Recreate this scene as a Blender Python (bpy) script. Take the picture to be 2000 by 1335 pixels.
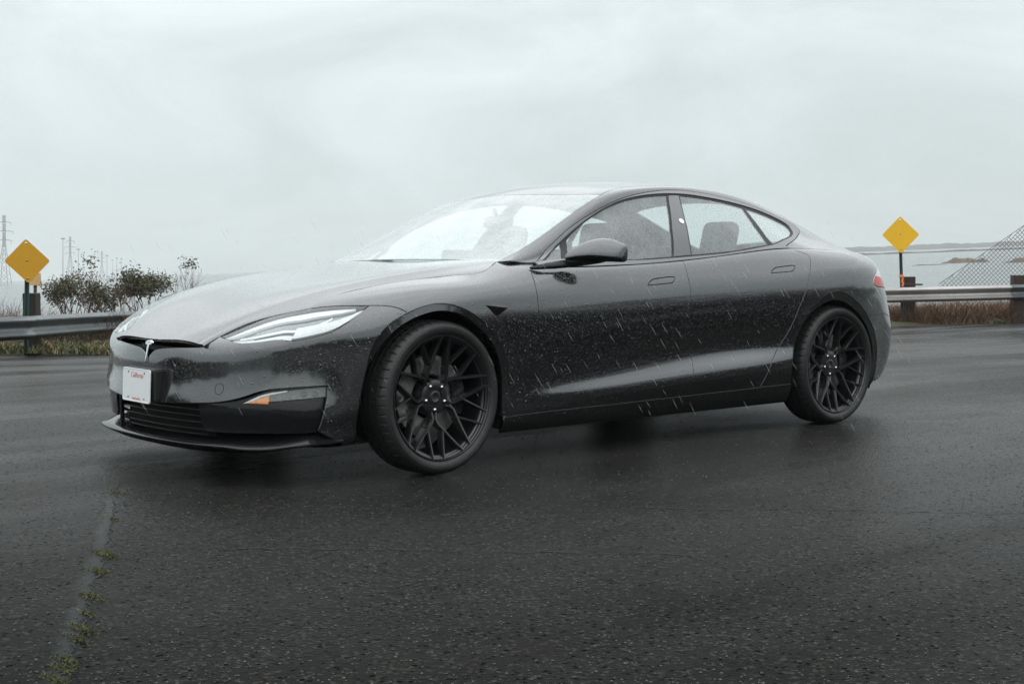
import bpy, bmesh, math, random
import numpy as np
from mathutils import Vector, Matrix, Euler
from mathutils.geometry import delaunay_2d_cdt

for o in list(bpy.data.objects): bpy.data.objects.remove(o)
SC = bpy.context.scene
COL = SC.collection
R = math.radians
rng = random.Random(7)

# ------------------------------------------------------------------ camera
cam_d = bpy.data.cameras.new('camera'); cam = bpy.data.objects.new('camera', cam_d); COL.objects.link(cam)
CAM = Vector((-3.80402, -5.84194, .956235))
YAW, PITCH, ROLL = .7109865, -.0566563, -.0042343
cam_d.sensor_width = 36; cam_d.lens = 2675.498 / 2000 * 36
cam_d.clip_start = .1; cam_d.clip_end = 6000
_f = Vector((math.sin(YAW)*math.cos(PITCH), math.cos(YAW)*math.cos(PITCH), math.sin(PITCH)))
_r0 = Vector((math.cos(YAW), -math.sin(YAW), 0)); _u0 = _r0.cross(_f)
_r = _r0*math.cos(ROLL) + _u0*math.sin(ROLL); _u = -_r0*math.sin(ROLL) + _u0*math.cos(ROLL)
M = Matrix.Identity(4)
for i in range(3):
    M[i][0] = _r[i]; M[i][1] = _u[i]; M[i][2] = -_f[i]; M[i][3] = CAM[i]
cam.matrix_world = M
SC.camera = cam

# ------------------------------------------------------------------ overcast sky + weak soft sun
SUN_EL, SUN_AZ = R(58), R(215)
w = bpy.data.worlds.new('World'); SC.world = w; w.use_nodes = True
nt = w.node_tree; nt.nodes.clear()
def N(t, **k):
    n = nt.nodes.new(t)
    for a, b in k.items(): setattr(n, a, b)
    return n
L = nt.links.new
tc = N('ShaderNodeTexCoord'); sep = N('ShaderNodeSeparateXYZ'); L(tc.outputs['Generated'], sep.inputs[0])
sky = N('ShaderNodeTexSky', sky_type='NISHITA', sun_disc=False, sun_elevation=SUN_EL, sun_rotation=SUN_AZ)
bg1 = N('ShaderNodeBackground'); bg1.inputs[1].default_value = .05; L(sky.outputs[0], bg1.inputs[0])
ramp = N('ShaderNodeValToRGB'); L(sep.outputs[2], ramp.inputs[0])
e = ramp.color_ramp.elements
e[0].position = 0.0; e[0].color = (.475, .555, .555, 1)
e[1].position = 1.0; e[1].color = (1.62, 1.68, 1.70, 1)
for p, c in ((.06, (.50, .575, .577)), (.16, (.578, .645, .65)), (.28, (.662, .727, .735)), (.42, (1.06, 1.11, 1.13)), (.75, (1.40, 1.46, 1.48))):
    x = e.new(p); x.color = (*c, 1)
mp = N('ShaderNodeMapping'); mp.inputs['Scale'].default_value = (1.6, 1.6, 4.0); L(tc.outputs['Generated'], mp.inputs[0])
n1 = N('ShaderNodeTexNoise'); n1.inputs['Scale'].default_value = 2.3; n1.inputs['Detail'].default_value = 7; n1.inputs['Roughness'].default_value = .56; n1.inputs['Distortion'].default_value = .7
L(mp.outputs[0], n1.inputs['Vector'])
mr = N('ShaderNodeMapRange'); mr.inputs[1].default_value = .3; mr.inputs[2].default_value = .7; mr.inputs[3].default_value = .84; mr.inputs[4].default_value = 1.13; L(n1.outputs[0], mr.inputs[0])
mx = N('ShaderNodeMix', data_type='RGBA', blend_type='MULTIPLY'); mx.inputs[0].default_value = 1; L(ramp.outputs[0], mx.inputs[6]); L(mr.outputs[0], mx.inputs[7])
bg2 = N('ShaderNodeBackground'); bg2.inputs[1].default_value = 1.45; L(mx.outputs[2], bg2.inputs[0])
add = N('ShaderNodeMixShader'); add.inputs[0].default_value = .93; L(bg1.outputs[0], add.inputs[1]); L(bg2.outputs[0], add.inputs[2])
out = N('ShaderNodeOutputWorld'); L(add.outputs[0], out.inputs[0])
sl = bpy.data.lights.new('sun', 'SUN'); sl.energy = .5; sl.angle = R(110); sl.color = (1, .97, .93)
sun = bpy.data.objects.new('sun', sl); COL.objects.link(sun)
sun.rotation_euler = Euler((R(90)-SUN_EL, 0, R(180)-SUN_AZ))
SC.view_settings.view_transform = 'Standard'; SC.view_settings.look = 'None'
SC.view_settings.exposure = 0; SC.view_settings.gamma = 1; SC.view_settings.use_curve_mapping = False
SC.render.engine = 'CYCLES'
SC.cycles.use_denoising = True; SC.cycles.denoising_prefilter = 'NONE'
SC.cycles.max_bounces = 10; SC.cycles.transparent_max_bounces = 24; SC.cycles.caustics_reflective = False; SC.cycles.caustics_refractive = False

# ------------------------------------------------------------------ helpers
def empty(name, loc=(0,0,0), rz=0):
    o = bpy.data.objects.new(name, None); COL.objects.link(o); o.location = loc; o.rotation_euler = (0,0,rz); o.empty_display_size = .2
    return o
def tag(o, label=None, cat=None, group=None, kind=None):
    for k, v in (('label', label), ('category', cat), ('group', group), ('kind', kind)):
        if v: o[k] = v
    return o
def link(name, me, mat, parent=None, smooth=False, kind=None):
    o = bpy.data.objects.new(name, me); COL.objects.link(o)
    if mat is not None:
        for m in (mat if isinstance(mat, (list, tuple)) else [mat]): me.materials.append(m)
    if parent is not None: o.parent = parent
    if smooth:
        for p in me.polygons: p.use_smooth = True
    if kind: o['kind'] = kind
    return o
def mesh(name, V, F, mat, parent=None, smooth=False, kind=None):
    me = bpy.data.meshes.new(name); me.from_pydata([tuple(v) for v in V], [], F); me.update()
    return link(name, me, mat, parent, smooth, kind)
class MB:
    """collects simple solids into one mesh"""
    def __init__(s): s.V, s.F, s.S = [], [], []
    def add(s, V, F, sm=False):
        b = len(s.V); s.V += [tuple(v) for v in V]; s.F += [tuple(i+b for i in f) for f in F]; s.S += [sm]*len(F); return s
    def box(s, c, size, rot=None, bev=0):
        bm = bmesh.new(); bmesh.ops.create_cube(bm, size=1)
        for v in bm.verts: v.co = Vector((v.co.x*size[0], v.co.y*size[1], v.co.z*size[2]))
        if bev: bmesh.ops.bevel(bm, geom=bm.edges[:], offset=bev, segments=2, affect='EDGES', profile=.5)
        m = (rot.to_matrix() if isinstance(rot, Euler) else rot) if rot is not None else Matrix.Identity(3)
        bm.verts.index_update()
        s.add([m @ v.co + Vector(c) for v in bm.verts], [[v.index for v in f.verts] for f in bm.faces]); bm.free(); return s
    def tube(s, pts, rad, n=8, cap=True, sm=True):
        pts = [Vector(p) for p in pts]; rad = rad if isinstance(rad, (list, tuple)) else [rad]*len(pts)
        V = []; prev = None
        for i, p in enumerate(pts):
            t = (pts[min(i+1, len(pts)-1)] - pts[max(i-1, 0)]).normalized()
            a = prev if prev is not None else (Vector((0,0,1)) if abs(t.z) < .9 else Vector((1,0,0)))
            b = t.cross(a).normalized(); a = b.cross(t).normalized(); prev = a
            for k in range(n):
                an = 2*math.pi*k/n; V.append(p + (a*math.cos(an) + b*math.sin(an))*rad[i])
        F = [(i*n+k, i*n+(k+1) % n, (i+1)*n+(k+1) % n, (i+1)*n+k) for i in range(len(pts)-1) for k in range(n)]
        if cap: F += [tuple(range(n))[::-1], tuple(range((len(pts)-1)*n, len(pts)*n))]
        return s.add(V, F, sm)
    def lathe(s, prof, n=64, axis='y', sm=True, close=False):
        """prof: (radius, offset along axis) list; axis y"""
        V = []; m = len(prof)
        for k in range(n):
            a = 2*math.pi*k/n; c, sn = math.cos(a), math.sin(a)
            for r, h in prof: V.append((r*c, h, r*sn))
        F = []
        for k in range(n):
            k2 = (k+1) % n
            for i in range(m-1 if not close else m):
                j = (i+1) % m; F.append((k*m+i, k2*m+i, k2*m+j, k*m+j))
        return s.add(V, F, sm)
    def prism(s, poly, h0, h1, fr=lambda a, b, h: (a, h, b)):
        n = len(poly); V = [fr(a, b, h0) for a, b in poly] + [fr(a, b, h1) for a, b in poly]
        F = [tuple(range(n)), tuple(range(2*n-1, n-1, -1))] + [(i, (i+1) % n, n+(i+1) % n, n+i) for i in range(n)]
        return s.add(V, F)
    def build(s, name, mat, parent=None, kind=None, auto=False):
        me = bpy.data.meshes.new(name); me.from_pydata(s.V, [], s.F); me.update()
        bm = bmesh.new(); bm.from_mesh(me); bmesh.ops.recalc_face_normals(bm, faces=bm.faces[:]); bm.to_mesh(me); bm.free()
        for p, f in zip(me.polygons, s.S): p.use_smooth = f
        if auto: me.set_sharp_from_angle(angle=R(40))
        return link(name, me, mat, parent, kind=kind)

# ------------------------------------------------------------------ materials
class MT:
    def __init__(s, name):
        s.m = bpy.data.materials.new(name); s.m.use_nodes = True; s.nt = s.m.node_tree
        s.b = s.nt.nodes['Principled BSDF']; s.o = s.nt.nodes['Material Output']
    def n(s, t, ins=None, **k):
        n = s.nt.nodes.new(t)
        for a, b in k.items(): setattr(n, a, b)
        for a, b in (ins or {}).items():
            if isinstance(b, bpy.types.NodeSocket): s.nt.links.new(b, n.inputs[a])
            else: n.inputs[a].default_value = b
        return n
    def set(s, **k):
        for a, b in k.items():
            a = a.replace('_', ' ')
            i = s.b.inputs[a]
            if isinstance(b, bpy.types.NodeSocket): s.nt.links.new(b, i)
            elif a.endswith('Color') or a.endswith('Tint'): i.default_value = (*b[:3], 1)
            else: i.default_value = b
        return s
    def noise(s, scale, detail=4, rough=.55, vec=None, dist=0):
        n = s.n('ShaderNodeTexNoise', {'Scale': scale, 'Detail': detail, 'Roughness': rough, 'Distortion': dist})
        s.nt.links.new(vec if vec is not None else s.obj(), n.inputs['Vector']); return n.outputs[0]
    def obj(s):
        if not hasattr(s, '_tc'): s._tc = s.n('ShaderNodeTexCoord')
        return s._tc.outputs['Object']
    def map(s, v, a, b, c, d, smooth=False):
        n = s.n('ShaderNodeMapRange', {0: v, 1: a, 2: b, 3: c, 4: d})
        if smooth: n.interpolation_type = 'SMOOTHSTEP'
        return n.outputs[0]
    def mixc(s, f, a, b):
        n = s.n('ShaderNodeMix', data_type='RGBA')
        for i, v in ((0, f), (6, a), (7, b)):
            if isinstance(v, bpy.types.NodeSocket): s.nt.links.new(v, n.inputs[i])
            else: n.inputs[i].default_value = v if i == 0 else (*v[:3], 1)
        return n.outputs[2]
    def math(s, op, a, b=0.):
        return s.n('ShaderNodeMath', {0: a, 1: b}, operation=op).outputs[0]
    def bump(s, h, strength=.3, dist=.01, normal=None):
        n = s.n('ShaderNodeBump', {'Height': h, 'Strength': strength, 'Distance': dist})
        if normal is not None: s.nt.links.new(normal, n.inputs['Normal'])
        return n.outputs[0]
def simple(name, col, rough=.5, metal=0., noise_amt=.12, scale=20, **k):
    t = MT(name); nz = t.noise(scale, 5)
    c = t.mixc(t.map(nz, .3, .7, 0, 1), [x*(1-noise_amt) for x in col], [min(1, x*(1+noise_amt)) for x in col])
    t.set(Base_Color=c, Roughness=t.map(nz, .3, .7, max(.02, rough-.06), rough+.06), Metallic=metal, **k)
    return t.m
def drops(t, scale, thr=.42, soft=.3, lo1=.35):
    """rain beads: rounded bumps in random voronoi cells"""
    v = t.n('ShaderNodeTexVoronoi', {'Vector': t.obj(), 'Scale': scale, 'Randomness': 1.})
    v2 = t.n('ShaderNodeTexVoronoi', {'Vector': t.obj(), 'Scale': scale*2.3, 'Randomness': 1.})
    def one(v, lo):
        sepc = t.n('ShaderNodeSeparateColor', {0: v.outputs['Color']})
        rad = t.map(sepc.outputs[0], lo, 1, .05, thr)
        d = t.math('SUBTRACT', rad, v.outputs['Distance'])
        return t.map(d, 0, soft, 0, 1, True)
    return t.math('ADD', one(v, lo1), t.math('MULTIPLY', one(v2, .45), .4))
def big_drops(t, scale, thr=.34, lo=.45):
    v = t.n('ShaderNodeTexVoronoi', {'Vector': t.obj(), 'Scale': scale, 'Randomness': 1.}); sc = t.n('ShaderNodeSeparateColor', {0: v.outputs['Color']})
    d = t.math('SUBTRACT', t.map(sc.outputs[2], lo, 1, 0., thr), v.outputs['Distance'])
    return t.map(d, 0, .16, 0, 1, True)
def wet(t, amount):
    return amount

def schlick(t, f0=.045):
    lw = t.n('ShaderNodeLayerWeight', {'Blend': .5}); return t.math('ADD', t.math('MULTIPLY', t.math('POWER', lw.outputs['Facing'], 5.), 1-f0), f0)
# ------------------------------------------------------------------ car materials
def paint_mat():
    t = MT('grey_metallic_paint')
    d = drops(t, 125, .40, .22, .12); fl = t.noise(900, 2)
    dirt = t.noise(3.5, 6, .6)
    bm_ = t.bump(big_drops(t, 66, .32, .60), .45, .006, t.bump(d, .34, .003))
    base = t.mixc(t.map(fl, .35, .65, 0, 1), (.080, .082, .085), (.116, .119, .123))
    t.set(Base_Color=base, Metallic=.92, Roughness=t.map(dirt, .3, .7, .12, .17), Coat_Weight=1., Coat_Roughness=.08, Normal=bm_)
    t.nt.links.new(bm_, t.b.inputs['Coat Normal'])
    return t.m
PAINT = paint_mat()
def black_gloss(name, rough=.12, bump=True, col=(.008, .008, .009)):
    t = MT(name); t.set(Base_Color=col, Roughness=rough, Specular_IOR_Level=.4)
    if bump:
        b = t.bump(drops(t, 95, .36, .25), .3, .004); t.set(Normal=b)
    return t.m
GLOSS = black_gloss('gloss_black_plastic')
MATTE = simple('matte_black_plastic', (.009, .009, .0095), .55)
SHELL = simple('dark_underbody', (.004, .004, .004), .9)
def trim_mat():
    t = MT('satin_grey_trim'); b = t.bump(drops(t, 110, .42, .3), .5, .005)
    t.set(Base_Color=(.22, .222, .226), Metallic=.9, Roughness=.36, Normal=b); return t.m
TRIM = trim_mat()
SEAL = simple('rubber_seal', (.012, .012, .013), .6)
def pillar_mat():
    t = MT('pillar_gloss_trim'); b = t.bump(drops(t, 95, .46, .3), .6, .006)
    t.set(Base_Color=(.05, .05, .053), Roughness=.28, Coat_Weight=1, Coat_Roughness=.12, Normal=b); return t.m
PILLAR = pillar_mat()
def glass_mat(name, fog, tint, dscale=95, rough=.09, frit=None):
    """clear pane with a film of fine rain: part of the light is scattered by beads and mist on the glass"""
    t = MT(name); nt = t.nt
    dr = drops(t, dscale, .5, .3); mist = t.noise(6, 5, .6)
    fine = t.noise(160, 3, .7)
    mpn = t.n('ShaderNodeMapping', {'Vector': t.obj(), 'Rotation': (0, R(28), 0), 'Scale': (34, 20, 5)})
    streak = t.noise(3.2, 4, .6, mpn.outputs[0])
    bmp = t.bump(t.math('ADD', dr, t.math('MULTIPLY', fine, .12)), .30, .004)
    tr = t.n('ShaderNodeBsdfTransparent', {'Color': (*tint, 1)})
    gl = t.n('ShaderNodeBsdfGlossy', {'Color': (1, 1, 1, 1), 'Roughness': rough, 'Normal': bmp})
    df = t.n('ShaderNodeBsdfDiffuse', {'Color': (.86, .93, .93, 1), 'Normal': bmp})
    tl = t.n('ShaderNodeBsdfTranslucent', {'Color': (.9, .96, .96, 1), 'Normal': bmp})
    dt = t.n('ShaderNodeMixShader', {0: .35, 1: df.outputs[0], 2: tl.outputs[0]})
    k = t.map(t.math('ADD', t.math('MULTIPLY', mist, .5), t.math('MULTIPLY', streak, .5)), .36, .64, fog*.72, fog*1.28)
    k = t.math('ADD', k, t.math('MULTIPLY', dr, fog*.35))
    m1 = t.n('ShaderNodeMixShader', {0: k, 1: tr.outputs[0], 2: dt.outputs[0]})
    fr = schlick(t)
    m2 = t.n('ShaderNodeMixShader', {0: fr, 1: m1.outputs[0], 2: gl.outputs[0]})
    nt.links.new(m2.outputs[0], t.o.inputs['Surface']); return t.m
GLASS = glass_mat('rain_misted_side_glass', .27, (.86, .93, .92))
CLEARG = glass_mat('sheltered_side_glass', .07, (.88, .94, .93))
WGLASS = glass_mat('rainy_windscreen_glass', .58, (.86, .91, .90), 80)
def roof_mat():
    t = MT('dark_roof_glass'); b = t.bump(drops(t, 95, .46, .3), .5, .006)
    t.set(Base_Color=(.012, .014, .015), Roughness=.07, Coat_Weight=1, Coat_Roughness=.04, Normal=b); return t.m
ROOF = roof_mat()
def lens_mat():
    t = MT('clear_lens'); dr = drops(t, 110, .45, .3)
    bmp = t.bump(dr, .5, .005)
    tr = t.n('ShaderNodeBsdfTransparent', {'Color': (.93, .95, .95, 1)})
    gl = t.n('ShaderNodeBsdfGlossy', {'Roughness': .03, 'Normal': bmp})
    df = t.n('ShaderNodeBsdfDiffuse', {'Color': (.8, .84, .85, 1)})
    m1 = t.n('ShaderNodeMixShader', {0: t.map(dr, 0, 1, .10, .28), 1: tr.outputs[0], 2: df.outputs[0]})
    fr = schlick(t)
    m2 = t.n('ShaderNodeMixShader', {0: fr, 1: m1.outputs[0], 2: gl.outputs[0]})
    t.nt.links.new(m2.outputs[0], t.o.inputs['Surface']); return t.m
LENS = lens_mat()
CHROME = simple('bright_reflector', (.62, .635, .64), .25, .5, .05)
LIGHTBAR = simple('white_light_guide', (.80, .83, .84), .3, 0, .03)
SILVER = simple('silver_lamp_housing', (.50, .515, .52), .5, 0, .08)
PROJ = simple('lamp_projector_lens', (.22, .235, .24), .2, .2, .1)
FOGH = simple('smoked_lamp_housing', (.045, .048, .05), .25, 0, .15)
AMBER = simple('amber_reflector', (.85, .30, .07), .3, 0, .08)
REDLENS = simple('red_tail_lens', (.48, .06, .055), .18, 0, .08)
PALELENS = simple('pale_tail_lens', (.62, .64, .65), .15, .2, .05)
def tyre_mat():
    t = MT('wet_tyre_rubber'); nz = t.noise(60, 5); big = t.noise(7, 4)
    b = t.bump(t.math('ADD', nz, drops(t, 140, .4, .3)), .35, .003)
    t.set(Base_Color=t.mixc(big, (.008, .0083, .0086), (.020, .0203, .0206)), Roughness=t.map(nz, .3, .7, .42, .62), Normal=b); return t.m
TYRE = tyre_mat()
def rim_mat():
    t = MT('satin_black_wheel'); b = t.bump(drops(t, 150, .4, .3), .3, .003)
    t.set(Base_Color=(.052, .054, .057), Metallic=.8, Roughness=.28, Coat_Weight=.5, Coat_Roughness=.2, Normal=b); return t.m
RIM = rim_mat()
NUT = simple('polished_lug_nut', (.75, .75, .76), .15, 1., .03)
DISC = simple('brake_disc_steel', (.30, .29, .275), .38, .9, .25, 30)
CALIPER = simple('dark_caliper', (.012, .012, .014), .3)
SEATM = simple('dark_seat_leather', (.030, .031, .032), .5)
LINER = simple('grey_headliner', (.16, .165, .165), .8)
DASH = simple('dark_dashboard', (.02, .02, .021), .55)
SCREEN = simple('dark_screen_glass', (.008, .008, .01), .08)
WHITEPL = simple('white_plate_enamel', (.72, .745, .75), .35, 0, .02)
REDTXT = simple('red_plate_print', (.62, .10, .075), .5)
EMBLEM = simple('polished_emblem', (.80, .83, .84), .14, 1, .03)

# ---------- spline surface ----------
def _coef(n,u):
    u=np.clip(np.asarray(u,float),0,n-1); i=np.minimum(u.astype(int),n-2); t=u-i
    w=np.stack([(1-t)**3/6,(3*t**3-6*t**2+4)/6,(-3*t**3+3*t**2+3*t+1)/6,t**3/6],-1)
    dw=np.stack([-(1-t)**2/2,(9*t**2-12*t)/6,(-9*t**2+6*t+3)/6,t**2/2],-1)
    return i,w,dw
class Surf:
    """bicubic B-spline sheet; net[u,v]=(x,d,z); mirror flags give symmetric ghosts across the centre plane"""
    def __init__(s,net,mu=(False,False),mv=(False,False),it=3):
        s.mu,s.mv=mu,mv; P=np.array(net,float); s.nu,s.nv=P.shape[:2]
        Q=P.copy(); U,V=np.meshgrid(np.arange(s.nu),np.arange(s.nv),indexing='ij')
        for _ in range(it):
            s.G=s._pad(Q); Q=Q+(P-s.ev(U.ravel(),V.ravel()).reshape(P.shape))
        s.G=s._pad(Q)
    def _pad(s,Q):
        m=np.array([1,-1,1])
        a=Q[1]*m if s.mu[0] else 2*Q[0]-Q[1]; b=Q[-2]*m if s.mu[1] else 2*Q[-1]-Q[-2]
        Q=np.concatenate([a[None],Q,b[None]],0)
        a=Q[:,1]*m if s.mv[0] else 2*Q[:,0]-Q[:,1]; b=Q[:,-2]*m if s.mv[1] else 2*Q[:,-1]-Q[:,-2]
        return np.concatenate([a[:,None],Q,b[:,None]],1)
    def ev(s,u,v,der=False):
        i,wu,du=_coef(s.nu,u); j,wv,dv=_coef(s.nv,v)
        B=s.G[i[:,None,None]+np.arange(4)[None,:,None],j[:,None,None]+np.arange(4)[None,None,:]]
        p=np.einsum('na,nb,nabc->nc',wu,wv,B)
        if not der: return p
        return p,np.einsum('na,nb,nabc->nc',du,wv,B),np.einsum('na,nb,nabc->nc',wu,dv,B)

def lerp_tab(x,X,Y): return np.interp(x,X,Y)

# ---------- lower body: stations from nose centre round the side to tail centre, rows from floor to shoulder ----------
SX=[-.42,-.22,0,.22,.45,.80,1.25,1.70,2.10,2.45,2.72,2.96,3.20,3.42]
def lower_body():
    n=len(SX)
    #       -.42 -.22  0    .22  .45  .80  1.25 1.70 2.10 2.45 2.72 2.96 3.20 3.42
    D=[
     [.80 ,.82 ,.84,.84,.84,.84,.84,.84,.84,.84,.84,.84,.84,.80],
     [.885,.905,.92,.925,.925,.925,.925,.925,.925,.925,.93,.93,.93,.88],
     [.905,.93,.945,.95,.95,.953,.955,.956,.958,.96,.965,.97,.965,.915],
     [.918,.945,.958,.958,.955,.960,.970,.978,.985,.986,.985,.985,.975,.925],
     [.926,.952,.963,.962,.952,.946,.944,.944,.948,.962,.978,.986,.978,.932],
     [.930,.955,.966,.966,.957,.951,.949,.950,.957,.972,.985,.989,.981,.937],
     [.930,.955,.966,.966,.960,.958,.958,.961,.968,.980,.988,.990,.981,.938],
     [.918,.945,.958,.960,.956,.955,.955,.958,.964,.976,.984,.985,.974,.930],
     [.845,.878,.898,.910,.920,.926,.928,.930,.934,.940,.946,.948,.938,.895],
     [.735,.742,.750,.758,.800,.884,.886,.884,.880,.872,.868,.862,.852,.815],
     [.62,.62,.63,.65,.69,.78,.82,.815,.80,.78,.76,.75,.74,.71]]
    Z=[
     [.13]*14,
     [.17]*14,
     [.235,.235,.235,.236,.240,.246,.253,.258,.262,.267,.27,.27,.265,.25],
     [.31,.31,.31,.31,.315,.325,.336,.357,.376,.393,.40,.40,.39,.37],
     [.40,.40,.39,.39,.38,.385,.42,.455,.472,.48,.49,.50,.49,.47],
     [.50,.51,.51,.51,.50,.50,.53,.555,.57,.59,.60,.61,.61,.59],
     [.60,.625,.64,.64,.635,.64,.66,.68,.70,.715,.73,.74,.74,.72],
     [.70,.735,.765,.77,.765,.765,.775,.795,.815,.835,.85,.86,.86,.84],
     [.785,.820,.850,.862,.870,.872,.880,.897,.915,.937,.955,.962,.958,.935],
     [.823,.858,.887,.906,.940,.940,.949,.973,1.006,1.036,1.040,1.034,1.026,1.000],
     [.835,.870,.90,.925,.972,.966,.972,.995,1.025,1.05,1.052,1.046,1.04,1.018]]
    R=11
    side=[[(SX[k],D[r][k],Z[r][k]) for r in range(R)] for k in range(n)]
    #  nose fan: stations 0..5
    nd=[0,.25,.48,.68,.81,.885]; nx=[-.985,-.972,-.928,-.858,-.755,-.61]
    off=[.12,.0,-.014,-.024,-.010,0,.002,.010]
    zz=[[.14,.175,.24,.33,.41,.47,.525,.572],[.14,.175,.24,.33,.41,.47,.525,.572],[.14,.175,.24,.33,.41,.475,.53,.572],
        [.14,.175,.24,.335,.415,.487,.55,.60],[.135,.172,.238,.33,.41,.495,.57,.635],[.13,.17,.236,.32,.405,.50,.585,.67]]
    # corner rows lean back and inward as they climb to the lamp
    top={0:[(-.966,0,.602),(-.955,0,.622),(-.93,0,.638)],
         1:[(-.953,.235,.602),(-.942,.225,.621),(-.915,.215,.637)],
         2:[(-.908,.455,.602),(-.893,.44,.622),(-.866,.42,.642)],
         3:[(-.832,.645,.638),(-.80,.585,.668),(-.775,.53,.69)],
         4:[(-.712,.765,.694),(-.67,.665,.733),(-.65,.58,.75)],
         5:[(-.57,.825,.746),(-.555,.71,.786),(-.55,.61,.80)]}
    nose=[]
    for k in range(6):
        rib=[]
        for r in range(8):
            nxk=nx[k]; ndk=nd[k]; o=off[r]
            # offset along the plan normal
            t=np.array([nd[min(k+1,5)]-nd[max(k-1,0)],nx[min(k+1,5)]-nx[max(k-1,0)]]) if k else np.array([1,0.])
            t=t/np.linalg.norm(t); nrm=np.array([-t[1],t[0]])  # (d,x) inward
            dd=ndk+o*nrm[0]; xx=nxk+o*abs(nrm[1])
            if o and nrm[0]>0: dd=ndk-o*nrm[0]
            rib.append((xx,dd,zz[k][r]))
        nose.append(rib+top[k])
    # tail fan
    td=[.90,.83,.72,.52,.27,0]; tx=[3.575,3.69,3.795,3.90,3.955,3.97]
    toff=[.16,.10,.045,.015,.004,0,.018,.040,.075,.12,.17]
    tz=[.16,.20,.27,.37,.46,.54,.66,.78,.89,.955,.985]
    tail=[]
    for k in range(6):
        rib=[]
        t=np.array([td[min(k+1,5)]-td[max(k-1,0)],tx[min(k+1,5)]-tx[max(k-1,0)]]); t=t/np.linalg.norm(t)
        nrm=np.array([-abs(t[1]),-abs(t[0])]) if k<5 else np.array([0,-1.])
        for r in range(R):
            o=toff[r]
            if k==0 : zr=.6*tz[r]+.4*Z[r][-1]
            else: zr=tz[r]
            rib.append((tx[k]+o*nrm[1],max(td[k]+o*nrm[0],0) if k<5 else 0,zr))
        tail.append(rib)
    return Surf(nose+side+tail,mu=(True,True))

# ---------- hood ----------
HX=[-1.0,-.93,-.85,-.72,-.56,-.38,-.18,.04,.28,.50,.70]
def hood():
    zc=[.585,.635,.683,.745,.804,.850,.888,.921,.952,.975,.992]
    crease=[.40,.415,.445,.495,.55,.595,.625,.64,.65,.65,.65]        # feature line running from the slot corner to the cowl
    edge=[.45,.475,.525,.61,.735,.735,.742,.752,.775,.745,.70]       # shut line to the fender
    de=[.012,.012,.015,.019,.036,.030,.031,.032,.036,.030,.020]      # fall from the centre line to the shut line
    dc=[.004,.004,.003,.002,.003,.001,-.001,-.001,.001,.004,.006]
    net=[]
    for i,x in enumerate(HX):
        c,e=crease[i],edge[i]; row=[]
        for d,dz in ((0,0),(.3*c,-.001),(.6*c,-.004),(.84*c,dc[i]-.004),(c-.014,dc[i]),(c+.014,dc[i]+.004),
                     (c+(e-c)*.5,dc[i]+(de[i]-dc[i])*.52),(e,de[i]),(e+.05,de[i]+.022),(e+.10,de[i]+.05)): row.append((x,d,zc[i]-dz))
        net.append(row)
    return Surf(net,mv=(True,False))

# ---------- greenhouse ----------
GX=[.50,.72,.94,1.15,1.38,1.65,1.95,2.25,2.50,2.72,2.95,3.20,3.45,3.66,3.80]
def greenhouse():
    z0=[.985,1.122,1.238,1.333,1.396,1.424,1.433,1.424,1.400,1.360,1.296,1.210,1.120,1.040,.992]
    d3=[.742,.736,.712,.686,.648,.620,.606,.598,.594,.592,.600,.625,.640,.52,.30]
    z3=[.968,1.058,1.166,1.262,1.338,1.372,1.385,1.374,1.342,1.292,1.218,1.122,1.030,.995,.975]
    d4=[.790,.790,.756,.722,.686,.660,.648,.643,.646,.655,.682,.718,.740,.60,.38]
    z4=[.962,.990,1.082,1.186,1.278,1.335,1.354,1.332,1.288,1.226,1.152,1.080,1.010,.980,.965]
    d7=[.842,.876,.884,.886,.886,.884,.882,.878,.873,.868,.862,.852,.812,.665,.46]
    z7=[.944,.941,.942,.947,.954,.970,.992,1.020,1.038,1.040,1.035,1.024,.992,.962,.955]
    conc=[0,0,0,0,0,0,0,0,.1,.45,.9,1,1,1,1]   # C-pillar root flares into the haunch
    net=[]
    for i,x in enumerate(GX):
        r=[(x,0,z0[i])]
        for d in (.27,.47):
            f=d/d3[i]; r.append((x,d,z0[i]+(z3[i]-z0[i])*(f**2.1)))
        r.append((x,d3[i],z3[i])); r.append((x,d4[i],z4[i]))
        for t,b in ((.36,.018),(.70,.018)):
            dd=d4[i]+(d7[i]-d4[i])*t; q=z4[i]+(z7[i]-z4[i])*t
            bb=b*(z4[i]-z7[i])/.38
            tt=t**.62
            r.append((x,(dd+bb)*(1-conc[i])+(d4[i]+(d7[i]-d4[i])*t)*conc[i],q*(1-conc[i])+(z4[i]+(z7[i]-z4[i])*tt)*conc[i]))
        r.append((x,d7[i],z7[i]))
        net.append(r)
    return Surf(net,mv=(True,False))

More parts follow.
